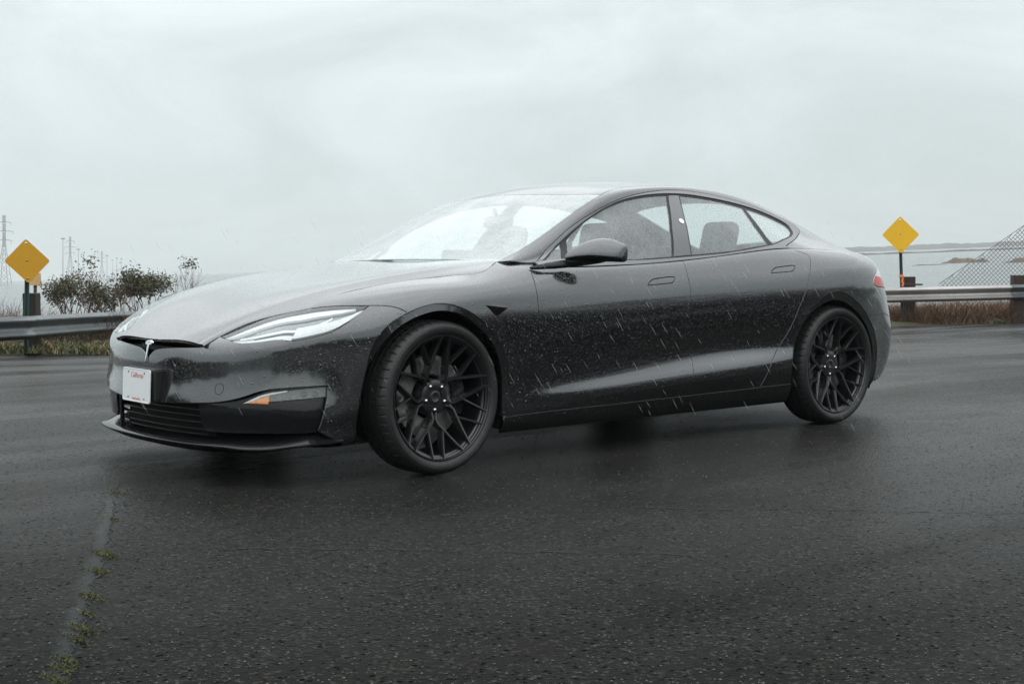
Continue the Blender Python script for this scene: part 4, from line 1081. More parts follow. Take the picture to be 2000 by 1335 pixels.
# ---- wet asphalt
def asphalt_mat():
    """coarse wet aggregate: dark stones, with a broken water film that only shows its mirror at low angles"""
    t = MT('wet_asphalt'); o = t.obj(); nt = t.nt
    big = t.noise(.22, 5, .6); mid = t.noise(1.3, 6, .6); agg = t.n('ShaderNodeTexVoronoi', {'Vector': o, 'Scale': 95., 'Randomness': 1.})
    fine = t.noise(140, 3, .6); agg2 = t.noise(34, 4, .6)
    stretch = t.n('ShaderNodeMapping', {'Vector': o, 'Rotation': (0, 0, R(-47)), 'Scale': (.10, .75, 1)})
    film = t.noise(1., 6, .62, stretch.outputs[0], .6)
    c1 = t.mixc(t.map(mid, .3, .7, 0, 1), (.0082, .0090, .0084), (.0160, .0160, .0146))
    sepc = t.n('ShaderNodeSeparateColor', {0: agg.outputs['Color']})
    c2 = t.mixc(t.map(sepc.outputs[0], .80, 1., 0, .7), c1, (.050, .049, .043))
    vp = t.n('ShaderNodeTexVoronoi', {'Vector': o, 'Scale': 62., 'Randomness': 1.}); vs = t.n('ShaderNodeSeparateColor', {0: vp.outputs['Color']})
    hole = t.map(t.math('SUBTRACT', t.map(vs.outputs[1], .72, 1., 0., .55), vp.outputs['Distance']), 0, .12, 0, .95, True)
    pit = t.math('MAXIMUM', t.map(t.noise(46, 2, .5), .62, .70, 0, .85), hole)
    c3 = t.mixc(pit, c2, (.003, .003, .003))
    wetness = t.map(t.math('ADD', t.math('MULTIPLY', film, .6), t.math('MULTIPLY', big, .4)), .40, .60, 0, 1, True)
    # old paving joint, worn paler, running away to the left of the car
    sp = t.n('ShaderNodeSeparateXYZ', {0: o}); dl = t.math('ADD', t.math('ADD', t.math('MULTIPLY', sp.outputs[0], .885), t.math('MULTIPLY', sp.outputs[1], -.465)), .983)
    dl = t.math('ABSOLUTE', t.math('ADD', dl, t.math('MULTIPLY', t.math('SUBTRACT', t.noise(5, 5, .7), .5), .10)))
    jm = t.math('MULTIPLY', t.map(dl, .004, .040, 1, 0, True), t.map(sp.outputs[1], -.15, -.6, 0, 1))
    c3 = t.mixc(t.math('MULTIPLY', jm, .6), c3, (.040, .043, .044))
    h = t.math('ADD', t.math('MULTIPLY', agg.outputs['Distance'], -1.0), t.math('ADD', t.math('MULTIPLY', agg2, .8), t.math('MULTIPLY', fine, .5)))
    h = t.math('SUBTRACT', h, t.math('MULTIPLY', pit, .8))
    nrm = t.n('ShaderNodeBump', {'Height': h, 'Strength': t.map(wetness, 0, 1, .42, .2), 'Distance': .008}).outputs[0]
    df = t.n('ShaderNodeBsdfDiffuse', {'Color': c3, 'Normal': nrm, 'Roughness': .6})
    gl = t.n('ShaderNodeBsdfGlossy', {'Color': (1, 1, 1, 1), 'Normal': nrm, 'Roughness': t.map(wetness, 0, 1, .32, .18)})
    lw = t.n('ShaderNodeLayerWeight', {'Blend': .5}); k = t.math('POWER', lw.outputs['Facing'], FPOW)
    k = t.math('MULTIPLY', k, t.map(wetness, 0, 1, FLO, FHI)); k = t.math('MULTIPLY', k, t.map(pit, 0, .9, 1, .25))
    ms = t.n('ShaderNodeMixShader', {0: t.math('MINIMUM', k, .15), 1: df.outputs[0], 2: gl.outputs[0]})
    nt.links.new(ms.outputs[0], t.o.inputs['Surface']); return t.m
FPOW, FLO, FHI = 10.5, .34, .80
ASPH = asphalt_mat()
qs = np.concatenate([np.linspace(-70, -14, 15), np.linspace(-12, 14, 53), np.linspace(16, 70, 15)]); V = []; F = []; NS = 60
for q in qs:
    e_ = edge_s(q) + .18*math.sin(q*2.1)+.10*math.sin(q*5.3+1)
    ss = np.concatenate([np.linspace(-60, 0, 10), np.linspace(2, 11, 10), np.linspace(11.5, e_, NS-20)])
    for s in ss: V.append(sq(s, q, ground_z(s, q)))
for i in range(len(qs)-1):
    for j in range(NS-1): F.append((i*NS+j, i*NS+j+1, (i+1)*NS+j+1, (i+1)*NS+j))
road = mesh('road', V, [f[::-1] for f in F], ASPH, None, True, kind='structure')
# ---- dark scrub bank, added unseen behind the camera to darken what the doors mirror
bank_m = simple('unseen_scrub', (.012, .014, .008), .95, 0, .5, .8)
V = []; F = []; rb_ = random.Random(3)
nb = 220
for i in range(nb+1):
    x = -45+150*i/nb; y = -24-3*math.sin(i*.05); h = 2.2+.5*math.sin(i*.21)+.4*math.sin(i*.57)+.3*rb_.random()
    V += [(x, y+1.2, -.1), (x, y+.9, h*.45), (x, y, h), (x, y-2, h*.9), (x, y-6, -.2)]
for i in range(nb):
    for j in range(4): F.append((i*5+j, (i+1)*5+j, (i+1)*5+j+1, i*5+j+1))
mesh('unseen_scrub_bank', V, F, bank_m, None, True, kind='structure')
V = []; F = []  # second unseen bank, added at the left to darken what the front bumper mirrors
for i in range(81):
    x = -8.5-34*i/80; y = 8.5+9*i/80; h = 1.7+.5*math.sin(i*.33)+.3*math.sin(i*.9)+.3*rb_.random()
    V += [(x, y-1.2, -.4), (x, y-.9, h*.45), (x, y, h), (x, y+2, h*.8), (x, y+5, -.6)]
for i in range(80):
    for j in range(4): F.append((i*5+j, (i+1)*5+j, (i+1)*5+j+1, i*5+j+1))
mesh('unseen_scrub_bank', V, F, bank_m, None, True, kind='structure')
# ---- grassy verge and bank falling to the water
def verge_mat():
    t = MT('verge_soil_and_grass'); a = t.noise(2.2, 6, .6); b = t.noise(30, 5, .65)
    c = t.mixc(t.map(a, .38, .60, 0, 1), (.060, .048, .030), (.050, .058, .022)); c = t.mixc(t.map(b, .3, .75, 0, .7), c, (.10, .085, .055))
    t.set(Base_Color=c, Roughness=.9, Normal=t.bump(b, .9, .04)); return t.m
VER = verge_mat(); V = []; F = []; NS = 16
for q in qs:
    e_ = edge_s(q); z0 = ground_z(e_, q)
    prof = [(-.5, -.03), (0, -.012), (.25, .03), (.7, .05), (1.6, .02), (2.6, -.05), (4, -.25), (6, -.9), (8, -1.7), (11, -2.6), (15, -3.6), (22, -4.6), (30, -5.5)]
    for k, (ds, dz) in enumerate(prof):
        V.append(sq(e_+ds, q, z0+dz+.05*math.sin(q*1.7+k)*(ds > .2)))
n_ = len(prof)
for i in range(len(qs)-1):
    for j in range(n_-1): F.append((i*n_+j, i*n_+j+1, (i+1)*n_+j+1, (i+1)*n_+j))
mesh('verge', V, [f[::-1] for f in F], VER, None, True, kind='structure')
# ---- bay water: level plane 3 m below the eye (the lot itself slopes, so the level looks tilted from the lot)
HZ = lambda x: 511-.037*(x-1000)
d1 = at(0, HZ(0), 100)-CAM; d2 = at(2000, HZ(2000), 100)-CAM
UP = d2.cross(d1).normalized(); UP = UP if UP.z > 0 else -UP
def onwater(x, y, drop=3.0):
    d = _f + _r*((x-1000)/2675.498) - _u*((y-667.5)/2675.498); return CAM + d*(-drop/d.dot(UP))
def water_mat():
    t = MT('grey_bay_water'); m = t.n('ShaderNodeMapping', {'Vector': t.obj(), 'Scale': (.5, 1.6, 1)})
    a = t.noise(.9, 5, .6, m.outputs[0]); b = t.noise(.05, 4, .5, m.outputs[0])
    t.set(Base_Color=t.mixc(b, (.075, .095, .095), (.10, .12, .118)), Roughness=.22, Normal=t.bump(a, .5, .25)); return t.m
WX = (FWD-UP*FWD.dot(UP)).normalized(); WY = UP.cross(WX)
wc = CAM-UP*3.0
V = [wc+WX*a+WY*b for a, b in ((26, -1500), (26, 1500), (4500, 2600), (4500, -2600))]
mesh('water', V, [(0, 3, 2, 1)], water_mat(), None, kind='structure')
# ---- far shore levees and mud islets
MUD = simple('dark_levee_mud', (.045, .045, .036), .9, 0, .4, .2)
MUDB = simple('brown_mud_bank', (.075, .055, .035), .9, 0, .4, 1.)
def ridge(name, x0, x1, drop_y, h0, h1, dep, mat, n=160, seed=0, kind='structure', rough=.5):
    V = []; F = []; r_ = random.Random(seed)
    for i in range(n+1):
        x = x0+(x1-x0)*i/n; p = onwater(x, HZ(x)+drop_y); d = (p-CAM); d = (d-UP*d.dot(UP)).normalized()
        end = min(1, i/6, (n-i)/6); hh = (h0+(h1-h0)*(.5+.5*math.sin(i*.37+seed)*math.sin(i*.113+1)))*(1-rough+rough*2*r_.random())*end+.02
        V += [p-UP*.3, p+UP*hh*.7+d*dep*.2, p+UP*hh+d*dep*.5, p-UP*.3+d*dep]
    for i in range(n):
        for j in range(3): F.append((i*4+j, (i+1)*4+j, (i+1)*4+j+1, i*4+j+1))
    return mesh(name, V, F, mat, None, True, kind=kind)
ridge('far_shore', 1480, 3600, 6.0, 4.4, 5.4, 60, MUD, 300, 1, rough=.12)
ridge('levee', 1560, 3600, 12.5, .55, .9, 8, MUD, 260, 2, rough=.2)
ridge('mud_islet', 1838, 1931, 35, .35, 1.0, 10, MUDB, 40, 3, rough=.15)
ridge('mud_islet', 1958, 2150, 38, .3, .7, 10, MUDB, 50, 4, rough=.15)
ridge('mud_islet', 1780, 1850, 37, .06, .12, 5, MUDB, 30, 5, rough=.2)

# ------------------------------------------------------------------ guardrails
def galv_mat(name, col):
    t = MT(name); a = t.noise(1.2, 6, .65); b = t.noise(14, 5, .6)
    c = t.mixc(t.map(a, .35, .65, 0, 1), [x*.72 for x in col], col); c = t.mixc(t.map(b, .60, .75, 0, .5), c, (.10, .085, .07))
    t.set(Base_Color=c, Metallic=.75, Roughness=t.map(b, .3, .7, .34, .52), Normal=t.bump(b, .15, .01)); return t.m
GALV_D = galv_mat('weathered_dark_steel', (.15, .165, .17)); GALV_L = galv_mat('weathered_pale_steel', (.38, .36, .35))
WOOD = simple('dark_creosoted_wood', (.022, .017, .014), .8, 0, .4, 14)
WOODB = simple('brown_creosoted_wood', (.035, .020, .014), .8, 0, .4, 14)
WPROF = [(.0, .155), (.006, .150), (.030, .142), (.062, .122), (.083, .105), (.083, .088), (.060, .068), (.030, .040), (.012, .018), (.012, -.018), (.030, -.040), (.060, -.068), (.083, -.088), (.083, -.105), (.062, -.122), (.030, -.142), (.006, -.150), (0, -.155)]
def wbeam(path, hs, mat, parent, name='rail_beam', dz=None):
    """corrugated beam along path (points at mid height), facing the road"""
    V = []; F = []; n = len(path); m = len(WPROF)
    for i, p in enumerate(path):
        t = (path[min(i+1, n-1)]-path[max(i-1, 0)]); t.z = 0; t.normalize(); nrm = Vector((t.y, -t.x, 0))
        if nrm.dot(CAM-p) < 0: nrm = -nrm
        for o, z in WPROF: V.append(p+nrm*(o*hs)+Vector((0, 0, z*hs)))
        for o, z in WPROF: V.append(p+nrm*((o-.006)*hs)+Vector((0, 0, z*hs)))
    for i in range(n-1):
        for j in range(m-1):
            F.append((i*2*m+j, (i+1)*2*m+j, (i+1)*2*m+j+1, i*2*m+j+1)); F.append((i*2*m+m+j+1, (i+1)*2*m+m+j+1, (i+1)*2*m+m+j, i*2*m+m+j))
        for a, b in ((0, m), (m-1, 2*m-1)): F.append((i*2*m+a, i*2*m+b, (i+1)*2*m+b, (i+1)*2*m+a))
    for i in (0, n-1):
        for j in range(m-1): F.append((i*2*m+j, i*2*m+j+1, i*2*m+m+j+1, i*2*m+m+j))
    o = mesh(name, V, F, mat, parent, True); o.data.set_sharp_from_angle(angle=R(45)); return o
def post(px, ytop, ybase, s, w_, mat, parent, name='post'):
    a, b = at(px, ytop, s), at(px, ybase, s); m_ = MB()
    ang = math.atan2(FWD.y, FWD.x); m_.box(((a.x+b.x)/2, (a.y+b.y)/2, (a.z+b.z)/2-.15), (.2, w_, abs(a.z-b.z)+.3), Euler((0, 0, ang)), .012)
    return m_.build(name, mat, parent)
def bolt_heads(path, parent, mat):
    for p in path:
        d = (CAM-p); d.z = 0; d.normalize(); m_ = MB(); m_.tube([p+d*.02, p+d*.035], .018, 8); m_.build('bolt', mat, parent)
# left
gl = empty('guardrail', at(62, 703, 17.)); tag(gl, 'weathered dark steel guardrail on wooden posts at the left, before the leafy bushes', 'guardrail', 'guardrails at the edge of the lot')
def rel(o, parent):
    o.parent = parent; o.location = o.location-parent.location; return o
def railpath(pts):   # (x, ymid, s)
    P = [at(*p) for p in pts]; out = []
    for a, b in zip(P[:-1], P[1:]):
        for k in range(4): out.append(a.lerp(b, k/4))
    return out+[P[-1]]
L1 = [(-420, 668, 13.6), (-200, 655, 14.8), (-60, 646, 15.9), (17, 641.5, 16.5), (60, 640, 16.9)]
L2 = [(14, 641, 16.52), (62, 639, 17.0), (150, 633, 18.3), (265, 626, 20.2), (400, 620, 22.4), (560, 612, 24.4)]
for path, hs in ((railpath(L1), .92), (railpath(L2), .92)): rel(wbeam(path, hs, GALV_D, None), gl)
for px, yt, yb, s in ((63, 572, 703, 17.32), (-330, 590, 748, 14.3), (330, 588, 655, 21.8)): rel(post(px, yt, yb, s, .165, WOOD, None), gl)
# right
gr = empty('guardrail', at(1775, 642, 26.)); tag(gr, 'pale steel guardrail on brown posts at the right, above dry brush', 'guardrail', 'guardrails at the edge of the lot')
RR1 = [(1330, 592, 25.0), (1480, 585, 25.4), (1640, 579.5, 25.8), (1735, 576.5, 26.0), (1860, 573.5, 26.1), (1985, 570.5, 26.2)]
RR2 = [(1975, 570.6, 26.18), (2040, 569, 26.2), (2200, 565, 26.4), (2420, 560, 26.8)]
rel(wbeam(railpath(RR1), .92, GALV_L, None), gr); rel(wbeam(railpath(RR2), .95, GALV_D, None), gr)
for px, yt, yb, s in ((1774, 540, 642, 26.5), (1987, 537, 642, 26.35), (1560, 553, 650, 25.7), (2200, 530, 640, 26.6)): rel(post(px, yt, yb, s, .22, WOODB, None), gr)
m_ = MB(); p = at(1785, 555.5, 26.2); m_.box(p, (.2, .28, .03), Euler((0, 0, math.atan2(FWD.y, FWD.x)))); rel(m_.build('offset_block', WOODB, None), gr)

# ------------------------------------------------------------------ yellow diamond markers
def sign_mat(name, col):
    t = MT(name); a = t.noise(5, 6, .6); b = t.noise(40, 5, .6)
    c = t.mixc(t.map(a, .3, .7, 0, 1), [x*.93 for x in col], col); c = t.mixc(t.map(b, .66, .74, 0, .35), c, (.75, .62, .35))
    t.set(Base_Color=c, Roughness=.38); return t.m
YEL = sign_mat('yellow_sheeting', (.90, .50, .012)); YEL2 = sign_mat('amber_sheeting', (.60, .30, .006)); TAN = simple('tan_panel', (.55, .36, .15), .6)
GREENP = simple('green_steel_post', (.012, .05, .042), .5); ORANGE = simple('orange_tape', (.85, .20, .03), .5)
BACKM = simple('bare_aluminium', (.35, .36, .36), .4, .8)
def diamond(root, c, hw, hh, yaw, mat):
    ang = math.atan2(FWD.y, FWD.x)-math.pi/2+yaw; ex = Vector((math.cos(ang), math.sin(ang), 0)); ez = Vector((math.sin(-R(2.1))*ex.x, math.sin(-R(2.1))*ex.y, 1)).normalized(); en = ex.cross(ez).normalized()
    if en.dot(CAM-c) < 0: en = -en
    corners = [(1, 0), (0, 1), (-1, 0), (0, -1)]; poly = []
    for i, (a, b) in enumerate(corners):
        p0, p1, p2 = Vector(corners[i-1]), Vector((a, b)), Vector(corners[(i+1) % 4]); f = .085
        A = p1.lerp(p0, f); B = p1.lerp(p2, f)
        for k in range(5): t = k/4; poly.append(A*(1-t)**2+p1*2*t*(1-t)+B*t*t)
    hole = [Vector((.055*math.cos(x)*(hh/hw), .80+.055*math.sin(x))) for x in np.linspace(0, 2*math.pi, 15)[:-1]]
    pts = [p.copy() for p in poly]+hole; n, m = len(poly), len(hole)
    ed = [(i, (i+1) % n) for i in range(n)]+[(n+i, n+(i+1) % m) for i in range(m)]
    vo, _, fo, _, _, _ = delaunay_2d_cdt(pts, ed, [], 0, 1e-7); hp = [tuple(h) for h in hole]; pp = [tuple(h) for h in poly]
    tri = [f for f in fo if inside(pp, sum((vo[i] for i in f), Vector((0, 0)))/3) and not inside(hp, sum((vo[i] for i in f), Vector((0, 0)))/3)]
    W_ = lambda v, d: c+ex*(v.x*hw)+ez*(v.y*hh)+en*d
    nv = len(vo); V = [W_(v, .003) for v in vo]+[W_(v, -.003) for v in vo]
    F = [tuple(f) for f in tri]+[tuple(i+nv for i in f[::-1]) for f in tri]+[(a, b, b+nv, a+nv) for a, b in ed]
    o = mesh('sign_plate', V, F, mat, None); o.location = (0, 0, 0); rel(o, root)
    for v in ((0, 0.02), (0, -.78)):
        b = MB(); q = W_(Vector(v), 0); b.tube([q+en*.002, q+en*.011], .012, 8); rel(b.build('bolt', BACKM, None), root)
    return ex, ez, en
def upost(root, a, b, en, w_=.05):
    ex = en.cross(Vector((0, 0, 1))).normalized(); V = []; prof = [(-1, 0), (-.55, 0), (-.35, -.6), (.35, -.6), (.55, 0), (1, 0), (1, -.12), (.62, -.12), (.42, -.75), (-.42, -.75), (-.62, -.12), (-1, -.12)]
    for p in (a, b):
        for x, d in prof: V.append(p+ex*(x*w_*.6)+en*(d*w_*.8-.008))
    n = len(prof); F = [(i, (i+1) % n, n+(i+1) % n, n+i) for i in range(n)]+[tuple(range(n)), tuple(range(n, 2*n))]
    rel(mesh('sign_post', V, F, GREENP, None), root)
s1 = empty('diamond_sign', at(52, 660, 16.7)); tag(s1, 'amber diamond marker on a green post at the left end, before the dark guardrail', 'road sign', 'yellow diamond markers')
ex, ez, en = diamond(s1, at(53, 509.5, 17.05), 45/2675*17.05, 43.5/2675*17.05, 0, YEL2); upost(s1, at(53.5, 475, 17.1), at(50, 690, 17.1), en)
s2 = empty('diamond_sign', at(1763, 640, 24.)); tag(s2, 'bright yellow diamond marker on a green post beside the pale guardrail and the water', 'road sign', 'yellow diamond markers')
ex, ez, en = diamond(s2, at(1759, 458.5, 26.25), 36/2675*26.25, 36.5/2675*26.25, R(-28), YEL); upost(s2, at(1757, 430, 26.3), at(1763, 640, 26.3), en)
m_ = MB()
for k, (x, y) in enumerate(((1760, 539), (1762.5, 547), (1763.5, 555))):
    m_.box(at(x, y, 26.2), (.02, .085 if not k else .035, .05 if not k else .09), Euler((.1*k, 0, math.atan2(FWD.y, FWD.x))), .004)
tag(m_.build('tape', ORANGE), 'orange flagging tape tied round the green post of the bright yellow sign', 'tape')
s3 = empty('small_sign', at(70, 620, 24.)); tag(s3, 'small tan square panel half hidden behind the amber diamond sign', 'sign')
m_ = MB(); m_.box(at(69, 545, 24.), (.015, 22/2675*24, 24/2675*24), Euler((0, 0, math.atan2(FWD.y, FWD.x))), .004); rel(m_.build('panel', TAN, None), s3)
m_ = MB(); m_.tube([at(69, 545, 24.06), at(68, 640, 24.06)], .03, 8); rel(m_.build('sign_post', WOOD, None), s3)

# ------------------------------------------------------------------ vegetation
LEAF = []
for i, c in enumerate(((.050, .062, .016), (.034, .046, .014), (.075, .080, .028), (.085, .060, .040))):
    LEAF.append(simple('leaf_%s' % ('green', 'dark_green', 'light_green', 'faded_brown')[i], c, .5, 0, .25, 6))
TWIG = simple('bare_twig', (.075, .052, .042), .85); TWIGR = simple('reddish_twig', (.12, .070, .050), .85, 0, .3, 8); DRY = simple('dry_brown_stalk', (.17, .090, .048), .85, 0, .35, 9); DRY2 = simple('pale_dry_stalk', (.26, .17, .095), .85, 0, .3, 9)
GRASSM = simple('verge_grass', (.070, .090, .026), .7, 0, .4, 3)
def twig_tree(m, base, h, spread, r, levels, rr, lean=(0, 0, 0), tips=None, r0=.012, up=.75):
    def grow(p, d, l, rad, lv):
        n = 3; pts = [p]; q = p; dd = d
        for k in range(n):
            dd = (dd+Vector((rr.uniform(-1, 1), rr.uniform(-1, 1), rr.uniform(-.4, .8)))*.22).normalized(); q = q+dd*(l/n); pts.append(q)
        m.tube(pts, [rad*(1-.45*k/n) for k in range(n+1)], 4 if lv else 5, cap=False)
        if tips is not None and lv <= 1: tips.append((pts[-1], dd))
        if tips is not None and lv == 0: tips.append((pts[-2], dd))
        if lv <= 0: return
        for k in range(rr.choice((2, 3, 3))):
            nd = (dd*up+Vector((rr.uniform(-1, 1), rr.uniform(-1, 1), rr.uniform(-.2, .9)))*spread).normalized()
            grow(pts[rr.choice((2, 3, 3))], nd, l*rr.uniform(.6, .8), rad*.58, lv-1)
    for k in range(r):
        d = (Vector((rr.uniform(-1, 1), rr.uniform(-1, 1), 0))*spread*.7+Vector(lean)+Vector((0, 0, 1))).normalized()
        grow(base+Vector((rr.uniform(-.1, .1), rr.uniform(-.1, .1), 0)), d, h*.42*rr.uniform(.8, 1.1), r0, levels)
def leaves(name, tips, per, size, mats, parent, rr, rad=.12):
    V = []; F = []; MI = []
    for p, d in tips:
        mi = rr.choice((0, 0, 1, 1, 2, 2)+((3, 3) if len(mats) > 3 else ()))
        for k in range(per):
            c = p+Vector((rr.gauss(0, 1), rr.gauss(0, 1), rr.gauss(0, 1)))*rad*.55
            a = Vector((rr.uniform(-1, 1), rr.uniform(-1, 1), rr.uniform(-.3, 1))).normalized(); b = a.orthogonal().normalized(); b = (Matrix.Rotation(rr.uniform(0, 6.3), 3, a) @ b)
            s = size*rr.uniform(.6, 1.3); b0 = len(V); n_ = a.cross(b)*s*.12
            V += [c, c+a*s*.5+b*s*.24+n_, c+a*s, c+a*s*.5-b*s*.24+n_]; F += [(b0, b0+1, b0+2), (b0, b0+2, b0+3)]; MI += [mi, mi]
    o = mesh(name, V, F, mats, parent); o.data.polygons.foreach_set('material_index', MI); return o
def bush(label, base, h, r, spread, seed, per=16, size=.045, levels=3, lean=(0, 0, 0), keep=1., rad=.12, r0=.012):
    rr = random.Random(seed); root = empty('leafy_bush', base); tag(root, label, 'bush', 'shrubs behind the left guardrail')
    m = MB(); tips = []; twig_tree(m, Vector((0, 0, 0)), h, spread, r, levels, rr, lean, tips, r0)
    m.build('branches', TWIGR if seed % 2 == 0 else TWIG, root)
    tips = [t for t in tips if t[0].z > h*.12 and rr.random() < keep]
    leaves('foliage', tips, per, size, LEAF, root, rr, rad); return root
def base_at(x, y, s):
    p = at(x, y, s); return p
bush('dense dark green bush just right of the amber diamond sign', at(128, 634, 21), .72, 6, .75, 11, 15, .045, 3, keep=.5, rad=.11)
bush('tall leafy bush with brown patches, second to the right of the amber sign', at(178, 632, 21.4), .70, 6, .8, 12, 13, .045, 3, keep=.32, rad=.11)
bush('loose leafy bush with bare gaps, ahead of the car nose', at(212, 634, 21.8), .60, 6, .85, 13, 12, .045, 3, keep=.34, rad=.11)
bush('small crooked shrub with leaf tufts leaning left beside the hood', at(268, 622, 22.4), .72, 3, .55, 14, 16, .05, 3, (-.2, 0, 0), .35, .1)
bush('dark tufted shrub rising over the front of the hood', at(283, 622, 22.2), .78, 5, .55, 27, 20, .05, 3, (0, 0, .3), .5, .12)
def bare(label, base, h, r, spread, seed, lean, levels=3, mat=TWIG, tuft=0, r0=.009):
    rr = random.Random(seed); root = empty('bare_shrub', base); tag(root, label, 'shrub', 'shrubs behind the left guardrail')
    m = MB(); tips = []; twig_tree(m, Vector((0, 0, 0)), h, spread, r, levels, rr, lean, tips, r0, .9); m.build('branches', mat, root)
    if tuft:
        tt = sorted(tips, key=lambda t: -t[0].z)[:tuft]; leaves('foliage', tt, 26, .05, LEAF[:3], root, rr, .11)
    return root
bare('spindly shrub with one leaf tuft on top, bare twigs spreading right over the hood', at(352, 606, 22.6), .72, 3, .38, 33, (.10, -.05, 0), 3, TWIG, 4, .008)
bare('fan of thin bare twigs leaning right above the hood', at(362, 604, 22.8), .60, 4, .42, 35, (.55, -.35, 0), 3, TWIG, 0, .007)
bare('reddish bare shrub poking up between the first two leafy bushes', at(158, 632, 20.9), .86, 5, .5, 41, (.1, 0, 0), 3, TWIGR, 3, .008)
bare('reddish bare shrub with thin twigs at the right edge of the leafy bushes', at(236, 630, 22.0), .74, 5, .55, 43, (.2, -.1, 0), 3, TWIGR, 2, .008)
# thin reddish brush at the far left and dry brush under the right rail: beyond counting
def brush(name, n, area, h, mats, label, cat, seed, lean=.5, w_=.006, kinds=None):
    rr = random.Random(seed); V = []; F = []; MI = []
    for k in range(n):
        b = area(rr); hh = h(rr, b); d = Vector((rr.gauss(0, lean), rr.gauss(0, lean), 1)).normalized(); bend = Vector((rr.gauss(0, .3), rr.gauss(0, .3), -.15))*hh
        side = RGT*w_*rr.uniform(.5, 1.3); b0 = len(V); p1 = b+d*hh*.55+bend*.3; p2 = b+d*hh+bend
        V += [b-side, b+side, p1-side*.8, p1+side*.8, p2]; F += [(b0, b0+1, b0+3, b0+2), (b0+2, b0+3, b0+4)]; mi = rr.randrange(len(mats)); MI += [mi, mi]
    o = mesh(name, V, F, mats, None, kind='stuff'); o.data.polygons.foreach_set('material_index', MI); return tag(o, label, cat)
def area_px(x0, x1, s0, s1, off):
    def f(rr):
        x = rr.uniform(x0, x1); s = rr.uniform(s0, s1); q = (x-1000)/2675*s; e_ = edge_s(q); z0 = ground_z(e_, q)
        p = sq(s, q); return Vector((p.x, p.y, z0+off(s-e_)))
    return f
bankz = lambda d: -.02-.02*max(0, d-1)-.22*max(0, d-2.8)*.6
brush('reddish_brush', 1500, area_px(-160, 62, 18.2, 21, lambda d: bankz(d)), lambda rr, b: rr.uniform(.35, .98), [TWIGR, TWIGR, DRY, TWIG], 'thin reddish brush behind the left guardrail under the amber sign', 'brush', 5, .28, .0045)
brush('tangled_brush', 7000, area_px(60, 330, 19, 22.4, lambda d: bankz(d)), lambda rr, b: rr.uniform(.25, .85), [TWIG, TWIGR, TWIGR, LEAF[3], LEAF[1]], 'tangle of brown stems beneath the leafy bushes', 'brush', 6, .7, .005)
brush('dry_brush', 24000, area_px(1500, 2150, 26.35, 28.6, lambda d: .0-.04*max(0, d-.6)), lambda rr, b: rr.uniform(.22, .66), [DRY, DRY, DRY2, TWIGR], 'dense dry brown brush under the pale guardrail', 'brush', 7, .75, .0055)
brush('dry_brush_fringe', 900, area_px(1700, 2150, 26.25, 26.6, lambda d: 0), lambda rr, b: rr.uniform(.5, .85), [DRY, TWIG, DRY2], 'thin stalks sticking up before the brown rail posts', 'brush', 17, .6, .004)
brush('verge_grass', 14000, area_px(-200, 520, 17.05, 18.6, lambda d: .03), lambda rr, b: rr.uniform(.05, .16), [GRASSM, GRASSM, LEAF[2], LEAF[0], DRY2], 'short green and straw coloured grass along the lot edge under the left guardrail', 'grass', 8, .5, .008)
brush('green_weeds', 260, area_px(1940, 1962, 26.0, 26.3, lambda d: 0), lambda rr, b: rr.uniform(.05, .16), [LEAF[0], LEAF[2]], 'small tuft of green weeds at the asphalt edge by the last brown post', 'weeds', 9, .6, .01)
# ------------------------------------------------------------------ slumped chain-link fence behind the right rail
FENCE = simple('galvanised_wire', (.11, .115, .11), .5, .6)
fr = empty('chain_link_fence', at(1990, 640, 27.6)); tag(fr, 'sagging chain-link fence sloping up to the right behind the pale guardrail', 'fence')
m = MB(); s0 = 27.4
def topline(x): return 556-(x-1832)*.690 if x > 1832 else 999
ex = RGT; step = .088; px = lambda d: d/s0*2675
# diamond mesh: two families of diagonal wires clipped to the sloping upper edge
for fam in (1, -1):
    for k in range(-40, 110):
        pts = []
        for j in range(0, 80):
            u = j*.05; x = 1760+px(k*step+fam*u); y = 650-px(u)*1.02+2.0*math.sin(x*.02)
            if x < 1800 or x > 2190 or y < topline(x): 
                if len(pts) > 1: break
                pts = []; continue
            pts.append(at(x, y, s0+.05*fam+.12*math.sin(x*.03)))
        if len(pts) > 1: m.tube([pts[0], pts[len(pts)//2], pts[-1]] if len(pts) > 2 else pts, .0058, 3, cap=False)
o = m.build('wire_mesh', FENCE, None, kind='stuff'); rel(o, fr)
m = MB(); m.tube([at(x, topline(x), s0) for x in (1834, 1890, 1950, 2010, 2080, 2150)], .006, 5); rel(m.build('edge_wire', FENCE, None), fr)
m = MB(); m.tube([at(2120, 660, s0+.1), at(2115, 360, s0+.1)], .03, 8); rel(m.build('fence_post', FENCE, None), fr)
